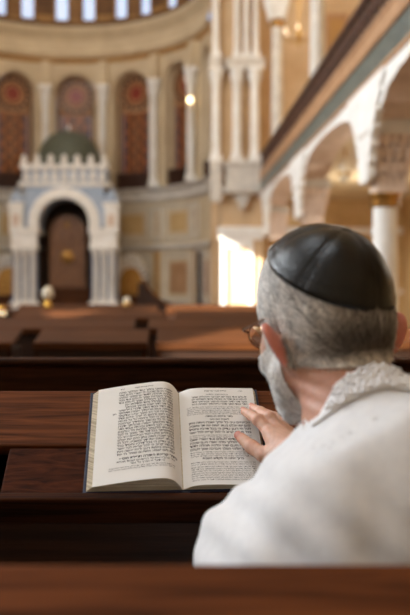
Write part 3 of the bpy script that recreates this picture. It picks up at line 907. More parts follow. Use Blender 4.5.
for th in (13, 39, 64.5, -13, -39):
    fr = TF(th); struct(MB().box(-.1, .1, -.025, .06, .57, 2.2, fr).build('trim_%d' % k, M['ochre'])); k += 1

# stained-glass windows
def apse_window(i, th):
    fr = TF(th); b = MB()
    for r0, r1, d0, d1 in ((.61, .68, -.07, .34), (.68, .74, -.045, .1), (.74, .81, -.085, .06)):
        b.arch(r0, r1, OZS, d0, d1, fr=fr)
        for s in (-1, 1): b.box(s * r0, s * r1, d0, d1, OZ0 - .02, OZS, fr)
    b.box(-.66, .66, -.06, .34, OZ0 - .04, OZ0 + .02, fr)
    o = struct(b.build('window_%d' % i, M['plaster'] if th % 52 else M['plaster']))
    f = MB(); f.prism([(a * .6, z) for a, z in [(-1, OZ0), (1, OZ0)]] + [(.6 * math.cos(t), OZS + .6 * math.sin(t)) for t in np.linspace(0, PI, 25)], .3, .34, fr)
    f.build('window_backing', M['brownpaint'], o)
    g = MB()                                                   # rose
    g.lathe([(0, 0), (.22, 0), (.22, .02), (0, .02)], n=24, fr=fr @ Matrix.Translation((0, .27, OZS)), axis='y', mi=0)
    g.arch(.24, .35, OZS, .27, .29, 0, 2 * PI, 32, fr, 1)
    for q in range(16):
        t = 2 * PI * q / 16
        g.lathe([(0, 0), (.075, 0), (.075, .02), (0, .02)], n=10, fr=fr @ Matrix.Translation((.47 * math.cos(t), .265, OZS + .47 * math.sin(t))), axis='y', mi=2)
    g.build('rose_glass', [M['glassred'], M['glassamber'], M['glassdark']], o)
    t_ = MB(); t_.arch(.21, .245, OZS, .25, .31, 0, 2 * PI, 28, fr); t_.arch(.35, .385, OZS, .25, .31, 0, 2 * PI, 28, fr); t_.arch(.555, .60, OZS, .25, .31, 0, 2 * PI, 32, fr)
    t_.arch(.38, .57, OZS, .285, .305, 0, 2 * PI, 32, fr)
    for s in (-1, 1):
        t_.box(s * .46, s * .52, .25, .31, 4.5, 6.5, fr); t_.lathe([(.03, 6.36), (.05, 6.42), (.09, 6.52)], n=8, fr=fr @ Matrix.Translation((s * .45, .26, 0)))
    t_.box(-.012, .012, .25, .31, 4.6, 6.2, fr); t_.box(-.5, .5, .25, .31, 6.42, 6.48, fr)
    t_.build('tracery', M['moulding'], o)
    g = MB(); g.box(-.46, .46, .27, .29, 4.5, 6.42, fr, 0)
    for q in range(9):
        for w in range(4):
            g.box(-.36 + w * .19, -.21 + w * .19, .262, .275, 4.62 + q * .19, 4.77 + q * .19, fr, 1 if (q + w) % 2 else 2)
    for s in (-1, 1): g.box(s * .39, s * .46, .26, .275, 4.5, 6.42, fr, 3)
    g.build('lancet_glass', [M['glassamber'], M['glassdark'], M['glassamber'], M['glassblue']], o)
    l = MB(); l.box(-.56, .56, .02, .06, 4.5, 4.56, fr); l.box(-.56, .56, .02, .06, 4.08, 4.12, fr)
    for q in range(15): l.box(-.56 + q * .08 - .01, -.56 + q * .08 + .01, .025, .055, 4.1, 4.52, fr)
    l.box(-.56, .56, .1, .12, 4.1, 4.52, fr)
    l.build('lattice_panel', M['lattice'], o)
for i, th in enumerate(WIN): apse_window(i + 1, th)
# drum with bright paired windows
ring([(-.1, 9.2), (-.1, 9.28)], 'trim_%d' % k, M['ochre']); k += 1
b = MB(); ths = []
for c in (-52, -26, 0, 26, 52, 78): ths += [c - 6, c + 6]
for i in range(len(ths) - 1):
    a, c = ths[i] + 3.1, ths[i + 1] - 3.1
    b.lathe([(RA + .1, 9.2), (RA + .1, ZT)], (XC, YC, 0), n=8, a0=math.radians(90 - c), a1=math.radians(90 - a), caps=False)
b.lathe([(RA + .1, 9.2), (RA + .1, ZT)], (XC, YC, 0), n=16, a0=math.radians(90 - 88), a1=math.radians(90 - ths[-1] - 3.1), caps=False)
b.lathe([(RA + .1, 9.2), (RA + .1, ZT)], (XC, YC, 0), n=16, a0=math.radians(90 - ths[0] + 3.1), a1=math.radians(190), caps=False)
b.lathe([(RA + .1, 11.2), (RA + .1, ZT)], (XC, YC, 0), n=96, a0=math.radians(2), a1=math.radians(190), caps=False)
struct(b.build('wall_drum', M['drumpaint'], smooth=3.2))
for i, th in enumerate(ths):
    fr = TF(th, RA + .1); b = MB()
    b.box(-.23, .23, .1, .12, 9.2, 11.2, fr); o = struct(b.build('window_%d' % (i + 7), M['daylight']))
    f = MB()
    for s in (-1, 1): f.box(s * .2, s * .25, -.03, .14, 9.2, 11.2, fr)
    f.box(-.25, .25, -.05, .14, 9.16, 9.24, fr); f.build('window_frame', M['brownpaint'], o)
b = MB()
for i, c in enumerate((-39, -13, 13, 39, 65)):
    fr = TF(c, RA + .1); bb = MB(); bb.box(-.34, .34, -.03, .05, 9.3, 11.0, fr); bb.box(-.26, .26, -.045, -.02, 9.4, 10.9, fr, mi=1)
    struct(bb.build('trim_%d' % k, [M['ochre'], M['brownpaint']])); k += 1

# ------------------------------------------------------------------ columns
def column(t, c, r, z0, z1, capz, ms, mc, basez=.25, capr=None, n=16, ringm=None, fr=None):
    """parts of a column: base, shaft, capital"""
    x, y = c; capr = capr or r * 1.75
    b = MB(); b.box(x - r * 1.5, x + r * 1.5, y - r * 1.5, y + r * 1.5, z0, z0 + basez * .4)
    b.lathe([(r * 1.4, z0 + basez * .4), (r * 1.45, z0 + basez * .55), (r * 1.15, z0 + basez * .7), (r * 1.3, z0 + basez * .85), (r, z0 + basez)], (x, y, 0), n)
    b.build('base', mc, t, smooth=.6)
    zc = z1 - capz
    MB().lathe([(r, z0 + basez - .01), (r * 1.03, (z0 + zc) / 2 - .2), (r * .93, zc + .01)], (x, y, 0), n).build('shaft', ms, t, smooth=.6)
    b = MB(); b.lathe([(r * .93, zc), (r * 1.2, zc + .03), (r * 1.2, zc + .06), (r, zc + .08), (r * 1.1, zc + capz * .4), (capr * .85, zc + capz * .68), (capr * .95, zc + capz * .8)], (x, y, 0), n)
    for q in range(8):
        a = 2 * PI * q / 8
        b.lathe([(0, 0), (r * .35, capz * .12), (r * .42, capz * .3), (r * .2, capz * .45)], (x + r * 1.15 * math.cos(a), y + r * 1.15 * math.sin(a), zc + capz * .25), 6)
    b.box(x - capr, x + capr, y - capr, y + capr, z1 - capz * .2, z1)
    b.build('capital', mc, t, smooth=.6)
wallcol_lab = {-39: 'slim white column on the apse wall, farthest to the side beyond the ark', -13: 'slim white column on the apse wall rising behind the ark dome',
               13: 'slim white column on the apse wall, first one clear of the domed ark', 39: 'slim white column on the apse wall beside the globe lamp',
               65: 'slim white column on the apse wall closest to the big pier'}
for th, lab in wallcol_lab.items():
    p = TF(th, RA - .17).translation; t = thing('wall_column', lab, 'column', (p.x, p.y, 4.08), 'white columns between the apse windows')
    column(t, (p.x, p.y), .105, 4.07, 7.2, .62, M['stone'], M['stone'])
    p2 = TF(th, RA).translation
    b = MB(); b.box(-.18, .18, -.3, .04, 7.2, 7.35, TF(th)); b.box(-.13, .13, -.2, .04, 7.35, 7.94, TF(th)); b.build('impost_block', M['plaster'], t)
# lit globe on a bracket
gp = P(190, 100, 23.25)
t = thing('wall_lamp', 'small glowing globe lamp high on the apse wall beside a window', 'lamp', gp)
MB().lathe([(.0, -.075)] + [(.075 * math.cos(a), .075 * math.sin(a)) for a in np.linspace(-1.4, 1.4, 9)] + [(0, .075)], gp, 14).build('globe', M['bulb'], t, smooth=3.2)
wp = TF(65, RA - .2).translation
MB().tube([gp + Vector((0, 0, -.07)), gp + Vector((.0, 0, -.2)), Vector((wp.x, wp.y, gp.z - .22))], .02, 6).build('bracket', M['brass'], t)

# big pier where the apse meets the nave
PX0, PX1, PY = 1.09, 2.12, 20.5
b = MB(); b.box(PX0, PX1, PY, 22.1, 2.6, ZT); b.box(PX0 + .06, PX1 - .0, PY + .06, 22.1, 0, 2.6); b.box(.93, 1.3, 21.95, 22.3, 0, ZT); struct(b.build('wall_pier', M['peach']))
b = MB()
b.box(PX0 - .06, PX1 + .02, PY - .08, PY + .2, 2.42, 2.6, bv=.02); b.box(PX0 - .03, PX1, PY - .04, PY + .2, 2.3, 2.42)
struct(b.build('trim_%d' % k, M['stone'])); k += 1
b = MB(); b.box(PX0 - .02, PX1 + .02, PY - .03, PY + .15, 0, .55, bv=.02); b.box(PX0 + .02, PX0 + .12, PY - .02, PY + .1, .55, 2.3); b.box(PX1 - .35, PX1 - .25, PY - .02, PY + .1, .55, 2.3)
b.box(PX0 + .12, PX1 - .35, PY - .01, PY + .1, 2.1, 2.3); struct(b.build('trim_%d' % k, M['stone'])); k += 1
zp0, zp1 = P(0, 190, PY).z, P(0, 163, PY).z
b = MB(); b.box(PX0 + .06, PX1 - .02, PY - .36, PY + .1, zp0 - .1, zp0 + .08, bv=.02); b.box(PX0 + .12, PX1 - .08, PY - .32, PY + .1, zp0 + .08, zp1 - .1); b.box(PX0 + .08, PX1 - .04, PY - .36, PY + .1, zp1 - .1, zp1, bv=.02)
b.prism([(PX0 + .3, zp0 - .1), (PX1 - .3, zp0 - .1), (PX1 - .5, zp0 - .5), (PX0 + .5, zp0 - .5)], PY - .2, PY + .05)
struct(b.build('trim_%d' % k, M['stonegrey'])); k += 1
zm = P(0, 66, PY).z; zt2 = P(0, 0, PY).z + .25; zl = P(0, 84, PY).z
b = MB(); b.box(P(227, 0, PY).x - .06, P(263, 0, PY).x + .02, PY - .36, PY + .05, zm - .1, zm + .12, bv=.02)
b.box(P(227, 0, PY).x - .1, P(263, 0, PY).x + .05, PY - .38, PY + .05, zt2, zt2 + .3); struct(b.build('trim_%d' % k, M['stonegrey'])); k += 1
low = [(237, 'lower white column of the big pier, on the side nearer the apse'), (255, 'lower white column of the big pier, on the side nearer the gallery')]
for px, lab in low:
    x = P(px, 0, PY - .2).x; t = thing('pier_column', lab, 'column', (x, PY - .2, zp1), 'white columns on the big pier')
    column(t, (x, PY - .2), .105, zp1, zm - .1, .42, M['stone'], M['stone'])
up = [(237, 'slender upper column of the big pier, nearest the apse in its trio'), (246.5, 'slender upper column in the middle of the trio on the big pier'),
      (256, 'slender upper column of the big pier, nearest the gallery in its trio')]
for px, lab in up:
    x = P(px, 0, PY - .2).x; t = thing('pier_colonnette', lab, 'column', (x, PY - .2, zm + .12), 'white columns on the big pier')
    column(t, (x, PY - .2), .068, zm + .12, zt2, .4, M['stone'], M['stone'], capr=.104)
x, y = P(216, 0, 20.34).x, 20.34
b = MB(); b.box(x - .14, x + .12, y - .14, y + .155, zp0 - .3, zp1); b.box(x - .16, x + .1, y - .16, y + .155, zm - .12, zm + .14); struct(b.build('trim_%d' % k, M['stonegrey'])); k += 1
t = thing('pier_column', 'single white column at the pier corner, below its grey block', 'column', (x, y, zp1), 'white columns on the big pier')
column(t, (x, y), .1, zp1, zm - .12, .42, M['stone'], M['stone'])
t = thing('pier_colonnette', 'single slender column at the pier corner, above its grey block', 'column', (x, y, zm + .14), 'white columns on the big pier')
column(t, (x, y), .08, zm + .14, zt2, .42, M['stone'], M['stone'])

# ------------------------------------------------------------------ arcade and gallery along the nave
AX0, AX1 = 2.02, 2.42
CY = [-1, 4, 9, 14, 18.9]
b = MB()
def arch_z(y):
    for a, c in zip(CY[:-1], CY[1:]):
        if a <= y <= c:
            s = min(y - a, c - y); h = (c - a) / 2 - .72; u = (y - (a + c) / 2) / h
            if s < .27: return 2.93
            if abs(u) >= 1: return 2.93 + .018 * int((s - .27) / .09)
            return 3.0 + .26 * max(0, 1 - abs(u) ** 2.3) ** .5 - .018 * abs(math.sin(u * PI * 4.5))
    return 2.93 if y < CY[-1] + .3 else 2.95 + .3 * min(1, (y - CY[-1] - .3) / .5)
ys = list(np.linspace(-1, EWY, 440)); n = len(ys)
vs = []
for y in ys:
    z = arch_z(y); vs += [(AX0, y, z), (AX0, y, 3.36), (AX1, y, 3.36), (AX1, y, z)]
fs = []; ms = []
for i in range(n - 1):
    for q in range(4):
        fs.append((i * 4 + q, i * 4 + (q + 1) % 4, i * 4 + 4 + (q + 1) % 4, i * 4 + 4 + q)); ms.append(0 if q == 0 else 1)
b.v = vs; b.f = fs; b.m = ms
for yc in (4, 9, 14, 18.9):          # scalloped white corbel plates on the nave face above each column
    half = []
    for q in range(7):
        z = 2.3 + .92 * q / 6; h = .16 + .62 * (q / 6) ** 1.5
        half += [(h, z), (h + .07, z + .05), (h + .06, z + .1)]
    poly = [(-a, z) for a, z in half] + [(a, z) for a, z in half[::-1]]
    poly = [(yc + a, min(z, 3.33)) for a, z in poly]; m_ = len(poly)
    vs = [(1.985, p_, q_) for p_, q_ in poly] + [(2.06, p_, q_) for p_, q_ in poly]
    b.add(vs, [tuple(range(m_)), tuple(range(m_, 2 * m_))[::-1]] + [(i, i + m_, (i + 1) % m_ + m_, (i + 1) % m_) for i in range(m_)], 0)
struct(b.build('wall_right', [M['stone'], M['pinkstone']]))
def muqarnas(b, x, y, z0, z1, h0, h1, tiers=4):
    for q in range(tiers):
        za, zb = z0 + (z1 - z0) * q / tiers, z0 + (z1 - z0) * (q + 1) / tiers
        h = h0 + (h1 - h0) * (q + .5) / tiers
        b.box(x - h, x + h, y - h, y + h, za + (zb - za) * .25, zb)
        m = 4 + (q % 2)
        for s in range(m):
            o = -h + 2 * h * (s + .5) / m; r = h / m * .85
            for (cx, cy) in ((x + o, y - h), (x + o, y + h), (x - h, y + o), (x + h, y + o)):
                b.lathe([(0.004, za - (zb - za) * .25), (r * .7, za + (zb - za) * .1), (r, za + (zb - za) * .5), (r, zb)], (cx, cy, 0), 7)
arc_lab = {9: 'nearest arcade column by the aisle, white shaft under a large carved capital', 14: 'second arcade column from the front, its carved capital above the skullcap',
           18.9: 'farthest arcade column, close to the big pier', 4: 'arcade column outside the picture beside the man'}
for yc in (9, 14, 18.9):
    cx = 2.25
    t = thing('arcade_column', arc_lab[yc], 'column', (cx, yc, 0), 'arcade columns under the gallery')
    MB().box(cx - .24, cx + .24, yc - .24, yc + .24, 0, .3, bv=.02).lathe([(.2, .3), (.21, .36), (.16, .42), (.17, .46), (.14, .5)], (cx, yc, 0), 18).build('base', M['stonegrey'], t, smooth=.6)
    MB().lathe([(.135, .49), (.138, 1.1), (.12, 2.08)], (cx - .04, yc, 0), 24).build('shaft', M['stone'], t, smooth=.6)
    MB().lathe([(.122, 2.04), (.15, 2.06), (.155, 2.1), (.14, 2.12), (.165, 2.16), (.165, 2.19), (.14, 2.2)], (cx - .04, yc, 0), 24).build('gilt_ring', M['gold'], t, smooth=.6)
    b = MB(); muqarnas(b, cx, yc, 2.24, 2.78, .13, .235); b.box(cx - .16, cx + .16, yc - .16, yc + .16, 2.19, 2.32); b.build('capital', M['pinkstone'], t, smooth=.6)
    MB().box(cx - .27, cx + .27, yc - .27, yc + .27, 2.78, 2.84, bv=.01).box(cx - .245, cx + .245, yc - .255, yc + .255, 2.84, 2.94, bv=.01).build('abacus', M['stonegrey'], t)
# gallery front: moulding, marble band, rail board, lattice, handrail
t = thing('gallery_parapet', 'gallery front with grey-green marble band, tan moulding and dark lattice rail', 'balcony', (2.05, 11, 3.36))
yA, yB = 2.0, PY + .4
MB().box(2.0, 2.4, yA, yB, 3.33, 3.385, bv=.012).build('lower_moulding', M['moulding'], t)
MB().box(2.02, 2.4, yA, yB, 3.38, 3.64).build('marble_band', M['marble'], t)
MB().box(1.99, 2.4, yA, yB, 3.64, 3.71, bv=.02).box(2.015, 2.4, yA, yB, 3.70, 3.85).box(2.0, 2.4, yA, yB, 3.84, 3.90, bv=.02).build('tan_board', M['moulding'], t)
b = MB(); y = yA
while y < yB - .3:
    for s in (0, 1):
        z0, z1 = (3.90, 4.26) if s else (4.26, 3.90)
        b.tube([(2.05, y, z0), (2.05, y + .3, z1)], .014, 4)
    y += .22
b.box(2.03, 2.07, yA, yB, 3.90, 3.95); b.box(2.03, 2.07, yA, yB, 4.06, 4.1)
b.build('lattice', M['lattice'], t)
MB().box(2.01, 2.12, yA, yB, 4.25, 4.31, bv=.015).build('handrail', M['lattice'], t)
gal_lab = {18.9: 'gallery column beyond the brass chandelier, its carved white capital at the picture top', 14: 'pale gallery column standing behind the lattice rail, nearer than the other'}
for yc in (18.9, 14):
    cx = 2.26 if yc > 15 else 2.34; ztop = P(0, 27, yc).z if yc > 15 else 6.1
    t = thing('gallery_column', gal_lab[yc], 'column', (cx, yc, 3.6), 'gallery columns')
    MB().box(cx - .16, cx + .16, yc - .16, yc + .16, 3.42, 4.2).build('base', M['stonegrey'], t)
    MB().lathe([(.14, 4.2), (.135, 4.4), (.12, ztop)], (cx, yc, 0), 20).build('shaft', M['stonegrey'], t, smooth=.6)
    MB().lathe([(.12, ztop - .02), (.16, ztop + .02), (.165, ztop + .1), (.13, ztop + .14)], (cx, yc, 0), 20).build('gilt_ring', M['gold'], t, smooth=.6)
    b = MB(); muqarnas(b, cx, yc, ztop + .16, ztop + .75, .15, .27); b.box(cx - .3, cx + .3, yc - .3, yc + .3, ztop + .75, ztop + .9); b.build('capital', M['stone'], t, smooth=.6)
# brass chandelier in the gallery
def chandelier(c, r, arms, zhang, lab, name='chandelier', grp=None):
    t = thing(name, lab, 'lamp', c); x, y, z = c
    MB().tube([(x, y, z + .1), (x, y, zhang)], .012, 6).build('chain', M['brass'], t)
    MB().lathe([(.0, -.22), (.035, -.18), (.02, -.1), (.06, -.02), (.03, .08), (.02, .2), (0, .22)], c, 12, caps=False).build('stem', M['brass'], t, smooth=.6)
    for q in range(arms):
        a = 2 * PI * q / arms + .3; dx, dy = math.cos(a), math.sin(a)
        o = MB().tube([(x, y, z - .02), (x + dx * r * .5, y + dy * r * .5, z - .12), (x + dx * r, y + dy * r, z - .02), (x + dx * r, y + dy * r, z + .05)], .011, 6).build('arm', M['brass'], t, smooth=.6)
        MB().lathe([(0, 0), (.028, .02), (.03, .05), (.012, .1), (0, .115)], (x + dx * r, y + dy * r, z + .05), 10, caps=False).build('bulb', M['lampwhite'], o, smooth=3.2)
    return t
c = P(299, 36, 17.2); chandelier((c.x, c.y, c.z), .3, 6, ZT, 'brass chandelier with curved arms hanging above the gallery rail')
c = P(345, 172, 13.0)
t = thing('pendant_lamp', 'white glass pendant lamp hanging under the gallery arch', 'lamp', c)
MB().tube([(c.x, c.y, c.z + .2), (c.x, c.y, 3.3)], .014, 6).build('chain', M['brass'], t)
MB().lathe([(0, -.16), (.06, -.14), (.1, -.04), (.09, .06), (.05, .16), (.03, .22), (0, .23)], c, 16, caps=False).build('glass_shade', M['shade'], t, smooth=3.2)
MB().lathe([(.1, -.05), (.125, -.04), (.125, -.02), (.1, -.01)], c, 16, caps=False).build('ring', M['brass'], t, smooth=.6)

# ------------------------------------------------------------------ bimah platform and ark
struct(MB().box(-7.2, PX0 + .1, 19.6, 25.9, 0, .54, bv=.02).build('floor_platform', M['wood_far']))
AY = 23.4
ark = thing('torah_ark', 'white and pale blue domed ark with arched doorway on the platform', 'ark', (XC, AY, .54))
FA = Matrix.Translation((XC, AY, 0))
for s in (-1, 1):
    b = MB(); b.box(s * .72, s * 1.44, .12, 1.1, .54, 2.16, FA); b.box(s * .68, s * 1.48, -.12, 1.1, .54, .72, FA, bv=.02)
    b.box(s * .70, s * 1.46, -.12, 1.1, 2.16, 2.3, FA, bv=.02)
    b.box(s * .73, s * 1.43, -.1, 1.1, 2.3, 2.6, FA); b.box(s * .68, s * 1.48, -.14, 1.1, 2.6, 2.74, FA, bv=.02)
    b.build('side_pier', M['stone'], ark)
for s in (-1, 1):
    b = MB()
    for a in (.86, 1.08, 1.30): b.box(s * (a + .085), s * (a + .135), .1, .125, .74, 2.14, FA)
    b.box(s * .745, s * .78, .1, .125, .74, 2.14, FA)
    b.build('blue_strips', M['blue'], ark)
for s in (-1, 1):
    for a in (.86, 1.08, 1.30):
        MB().lathe([(.1, .72), (.1, .76), (.07, .8), (.068, 2.0), (.1, 2.06), (.11, 2.16)], (XC + s * a, AY + .02, 0), 12).build('colonnette', M['stone'], ark, smooth=.6)
    tx = s * 1.3
    b = MB(); b.box(tx - .19, tx + .19, -.12, .3, 2.74, 3.36, FA); b.box(tx - .23, tx + .23, -.16, .34, 3.36, 3.46, FA, bv=.02)
    b.arch(.1, .15, 3.12, -.16, -.11, fr=FA, ca=tx)
    b.box(tx - .15, tx - .1, -.16, -.11, 2.8, 3.12, FA); b.box(tx + .1, tx + .15, -.16, -.11, 2.8, 3.12, FA)
    tr = b.build('turret', M['stone'], ark)
    MB().lathe([(.2, 3.46), (.21, 3.5), (.19, 3.62), (.1, 3.76), (.03, 3.82), (.03, 3.88), (0, 3.92)], (XC + tx, AY + .08, 0), 14).build('turret_dome', M['bluewhite'], tr, smooth=.6)
    MB().box(tx - .1, tx + .1, -.135, -.11, 2.8, 3.12, FA).build('niche', M['pinkstone'], tr)
# facade behind the arch, with its opening
ACZ, RI, RO = 2.88, .70, .98
b = MB(); pts = [(-1.1, 2.74), (-1.2, 3.94), (1.2, 3.94), (1.2, 2.74)]
inner = [(RI * math.cos(t), ACZ + RI * math.sin(t)) for t in np.linspace(-.2, PI + .2, 33)]
for (a0, z0), (a1, z1) in zip(inner[:-1], inner[1:]):
    def outer(a, z):
        dx, dz = a, z - ACZ; m = max(abs(dx) / 1.1, (dz / 1.06 if dz > 0 else -dz / .14), 1e-6); return (dx / m, ACZ + dz / m)
    (c0, e0), (c1, e1) = outer(a0, z0), outer(a1, z1)
    vs = [FA @ Vector(v) for v in ((a0, .05, z0), (a1, .05, z1), (c1, .05, e1), (c0, .05, e0), (a0, 1.0, z0), (a1, 1.0, z1))]
    b.add(vs, [(0, 1, 2, 3), (0, 4, 5, 1)])
b.box(-1.2, 1.2, .9, 1.1, 2.74, 3.94, FA) if False else None
b.build('facade', M['bluewhite'], ark)
b = MB(); b.arch(RI, RI + .1, ACZ, -.16, .2, -.22, PI + .22, 40, FA); b.arch(RI + .1, RO, ACZ, -.1, .2, -.16, PI + .16, 40, FA)
for q in range(23):
    t = -.1 + (PI + .2) * q / 22
    b.lathe([(0, -.03), (.05, -.02), (.05, .02), (0, .03)], n=8, fr=FA @ Matrix.Translation(((RO - .1) * math.cos(t), -.1, ACZ + (RO - .1) * math.sin(t))), axis='y')
b.build('arch', M['stone'], ark)
b = MB(); b.box(-1.26, 1.26, -.02, 1.1, 3.9, 4.02, FA, bv=.02); b.box(-1.16, 1.16, .04, 1.1, 4.0, 4.42, FA, mi=1)
for q in range(9):
    a = -1.04 + 2.08 * q / 8
    b.lathe([(0, 4.02), (.1, 4.08), (.11, 4.2), (.05, 4.24), (.05, 4.3), (.11, 4.36), (.12, 4.41)], (XC + a, AY + .02, 0), 9)
b.box(-1.22, 1.22, -.08, 1.1, 4.40, 4.49, FA, bv=.02); b.build('frieze', [M['stone'], M['bluewhite']], ark, smooth=.6)
for q in range(7):
    b = MB(); a = -1.1 + 2.2 * q / 6
    b.box(a - .1, a + .1, -.06, .08, 4.49, 4.56, FA); b.lathe([(.04, 4.55), (.05, 4.57), (.095, 4.64), (.085, 4.7), (.03, 4.76), (0, 4.78)], (XC + a, AY, 0), 10)
    b.build('cresting_knob', M['stone'], ark, smooth=.6)
prof = [(.93 * math.cos(t) ** .9, 4.5 + 1.08 * math.sin(t)) for t in np.linspace(0, 1.5, 14)] + [(0, 5.585)]
dm = MB().lathe(prof, (XC, AY + 1.0, 0), 36, caps=False).build('dome', M['dome'], ark, smooth=3.2)
b = MB()
for q in range(18):
    a = 2 * PI * q / 18; b.tube([(XC + r * math.cos(a), AY + 1.0 + r * math.sin(a), z) for r, z in prof[:-1]], .014, 4)
for r, z in prof[1:-2:2]: b.tube([(XC + r * math.cos(a), AY + 1.0 + r * math.sin(a), z) for a in np.linspace(0, 2 * PI, 37)[:-1]], .012, 4, closed=True)
b.build('dome_ribs', M['dome'], dm)
MB().lathe([(.05, 5.55), (.06, 5.59), (.02, 5.63), (.05, 5.68), (.02, 5.74), (0, 5.78)], (XC, AY + 1.0, 0), 12).build('finial', M['stone'], dm, smooth=.6)
b = MB(); b.box(-.74, -.70, .1, 1.4, .54, 2.75, FA); b.box(.70, .74, .1, 1.4, .54, 2.75, FA); b.box(-1.1, 1.1, 1.4, 1.46, .54, 3.9, FA)
b.box(-1.16, -.7, 1.0, 1.42, 2.7, 4.42, FA); b.box(.7, 1.16, 1.0, 1.42, 2.7, 4.42, FA); b.box(-.9, .9, .9, 1.42, 3.62, 4.42, FA)
b.build('recess', M['darkgap'], ark)
b = MB(); b.prism([(-.52, 1.12), (.52, 1.12), (.52, 2.66)] + [(.52 * math.cos(t), 2.66 + .52 * math.sin(t)) for t in np.linspace(0, PI, 17)][1:] , 0.72, .86, FA)
dd = b.build('door', M['wood_door'], ark)
b = MB()
for s in (-1, 1):
    for z0, z1 in ((1.2, 1.7), (1.78, 2.3), (2.38, 2.7)): b.box(s * .06, s * .45, 0.69, .73, z0, z1, FA, bv=.01)
b.build('door_panels', M['wood_door'], dd)
MB().lathe([(0, -.03), (.06, -.03), (.17, 0), (.2, .02), (0, .03)], n=16, fr=FA @ Matrix.Translation((0, .67, 1.98)), axis='y').build('gilt_emblem', M['gold'], dd)
MB().lathe([(0, -.03), (.05, -.02), (.09, .02), (0, .03)], n=12, fr=FA @ Matrix.Translation((0, .69, 2.9)), axis='y').build('gilt_boss', M['gold'], dd)
b = MB()
for q in range(4): b.box(-.66, .66, -.12 + .2 * q, 1.4, .54 + .14 * q, .54 + .14 * (q + 1), FA, bv=.01)
b.build('steps', M['wood_far'], ark)
b = MB()
for s in (-1, 1):
    for q in range(8):
        x = s * (.15 + .07 * q); b.lathe([(.02, .56), (.025, .7), (.015, .8), (.02, .9)], (XC + x, AY + .14, 0), 6)
    b.box(s * .1, s * .7, .11, .17, .9, .95, FA)
b.build('gate_rail', M['wood_far'], ark)
# two ribbed half-round niches flanking the ark
for x, lab in ((P(131, 0, 24.75).x, 'white ribbed half-round niche over a gilt panel, between ark and apse door'), (2 * XC - P(131, 0, 24.75).x, 'white ribbed half-round niche over a gilt panel, at the left picture edge')):
    c = Vector((x, 24.75, 1.4)); t = thing('ribbed_niche', lab, 'niche', (x, 24.75, .54), 'ribbed niches beside the ark')
    b = MB(); fr = Matrix.Translation(c)
    for q in range(11):
        a = PI * q / 10
        b.tube([fr @ Vector((.27 * math.cos(a), .0, .3 * math.sin(a))), fr @ Vector((.44 * math.cos(a), -.1, .7 * math.sin(a)))], [.034, .062], 8)
    b.build('ribs', M['stone'], t, smooth=.6)
    b = MB(); b.arch(.02, .48, 0, .05, .1, fr=fr); b.box(-.48, .48, .02, .12, -.84, 0, fr); b.build('backing', M['brownpaint'], t)
    b = MB(); b.arch(.0, .3, .0, -.06, .04, fr=fr); b.box(-.33, .33, -.05, .02, -.5, .0, fr, bv=.02); b.box(-.36, .36, -.08, .02, -.06, .02, fr); b.build('gilt_panel', M['gold'], t)
    MB().box(-.36, .36, -.1, .02, -.86, -.5, fr, bv=.02).build('plinth', M['wood_far'], t)
# stair parapet of dark wood beside the platform
t = thing('stair_parapet', 'dark wooden stair parapet sweeping down beside the platform', 'railing', (-.7, 17.6, 0))
d0 = 17.8
pl = [P(px, py, d0) for px, py in ((139, 284), (145, 287), (152, 295), (160, 302), (168, 306), (178, 309))]
poly = [(p.x, p.z) for p in pl] + [(pl[-1].x, 0.0), (pl[0].x, 0.0)]
MB().prism(poly, d0, d0 + .12).build('side_panel', M['wood_dark'], t)
MB().tube([p + Vector((0, .06, .01)) for p in pl], .05, 8).build('handrail', M['wood_far'], t, smooth=.6)
MB().box(pl[0].x - .02, pl[0].x + .1, d0 - .04, d0 + .18, 0, pl[0].z + .02, bv=.02).build('newel', M['wood_dark'], t)
# white lamp and small candle lamps on the platform rail
def table_lamp(px, py, d, h, lab, shade_m, zbase, name='table_lamp', r=.12):
    c = P(px, py, d); t = thing(name, lab, 'lamp', (c.x, c.y, zbase))
    MB().lathe([(.0, zbase), (.05, zbase), (.05, zbase + .02), (.03, zbase + .05), (.02, c.z - h), (.02, c.z)], (c.x, c.y, 0), 12, caps=False).build('stand', M['brass'], t, smooth=.6)
    MB().lathe([(r * .35, -h), (r * .95, -h * .6), (r, -h * .1), (r * .8, h * .6), (r * .3, h), (0, h * 1.02)], c, 16, caps=False).build('lamp_shade', shade_m, t, smooth=3.2)

# ------------------------------------------------------------------ reading desks between the pews and the platform
def reading_desk(x0, x1, y0, zt, lab):
    t = thing('reading_desk', lab, 'desk', ((x0 + x1) / 2, y0, 0), 'reading desks beyond the pews')
    fr = Matrix.Translation((0, y0, zt - .07)) @ Matrix.Rotation(math.radians(11), 4, 'X')
    MB().box(x0, x1, 0, .36, -.03, 0, fr, bv=.006).box(x0, x1, -.015, .006, -.03, .015, fr, bv=.004).build('sloping_top', M['wood_far'], t)
    MB().box(x0 + .03, x1 - .03, y0 + .01, y0 + .03, zt - .3, zt - .1).box(x0 + .05, x1 - .05, y0 + .24, y0 + .26, .12, zt - .06).build('front_panel', M['wood_dark'], t)
    for xx in (x0 + .025, x1 - .025):
        MB().box(xx - .02, xx + .02, y0 + .02, y0 + .34, 0, zt - .1, bv=.005).build('side_panel', M['wood'], t)
    MB().box(x0 + .04, x1 - .04, y0 + .05, y0 + .3, zt - .32, zt - .3).build('shelf', M['wood_dark'], t)
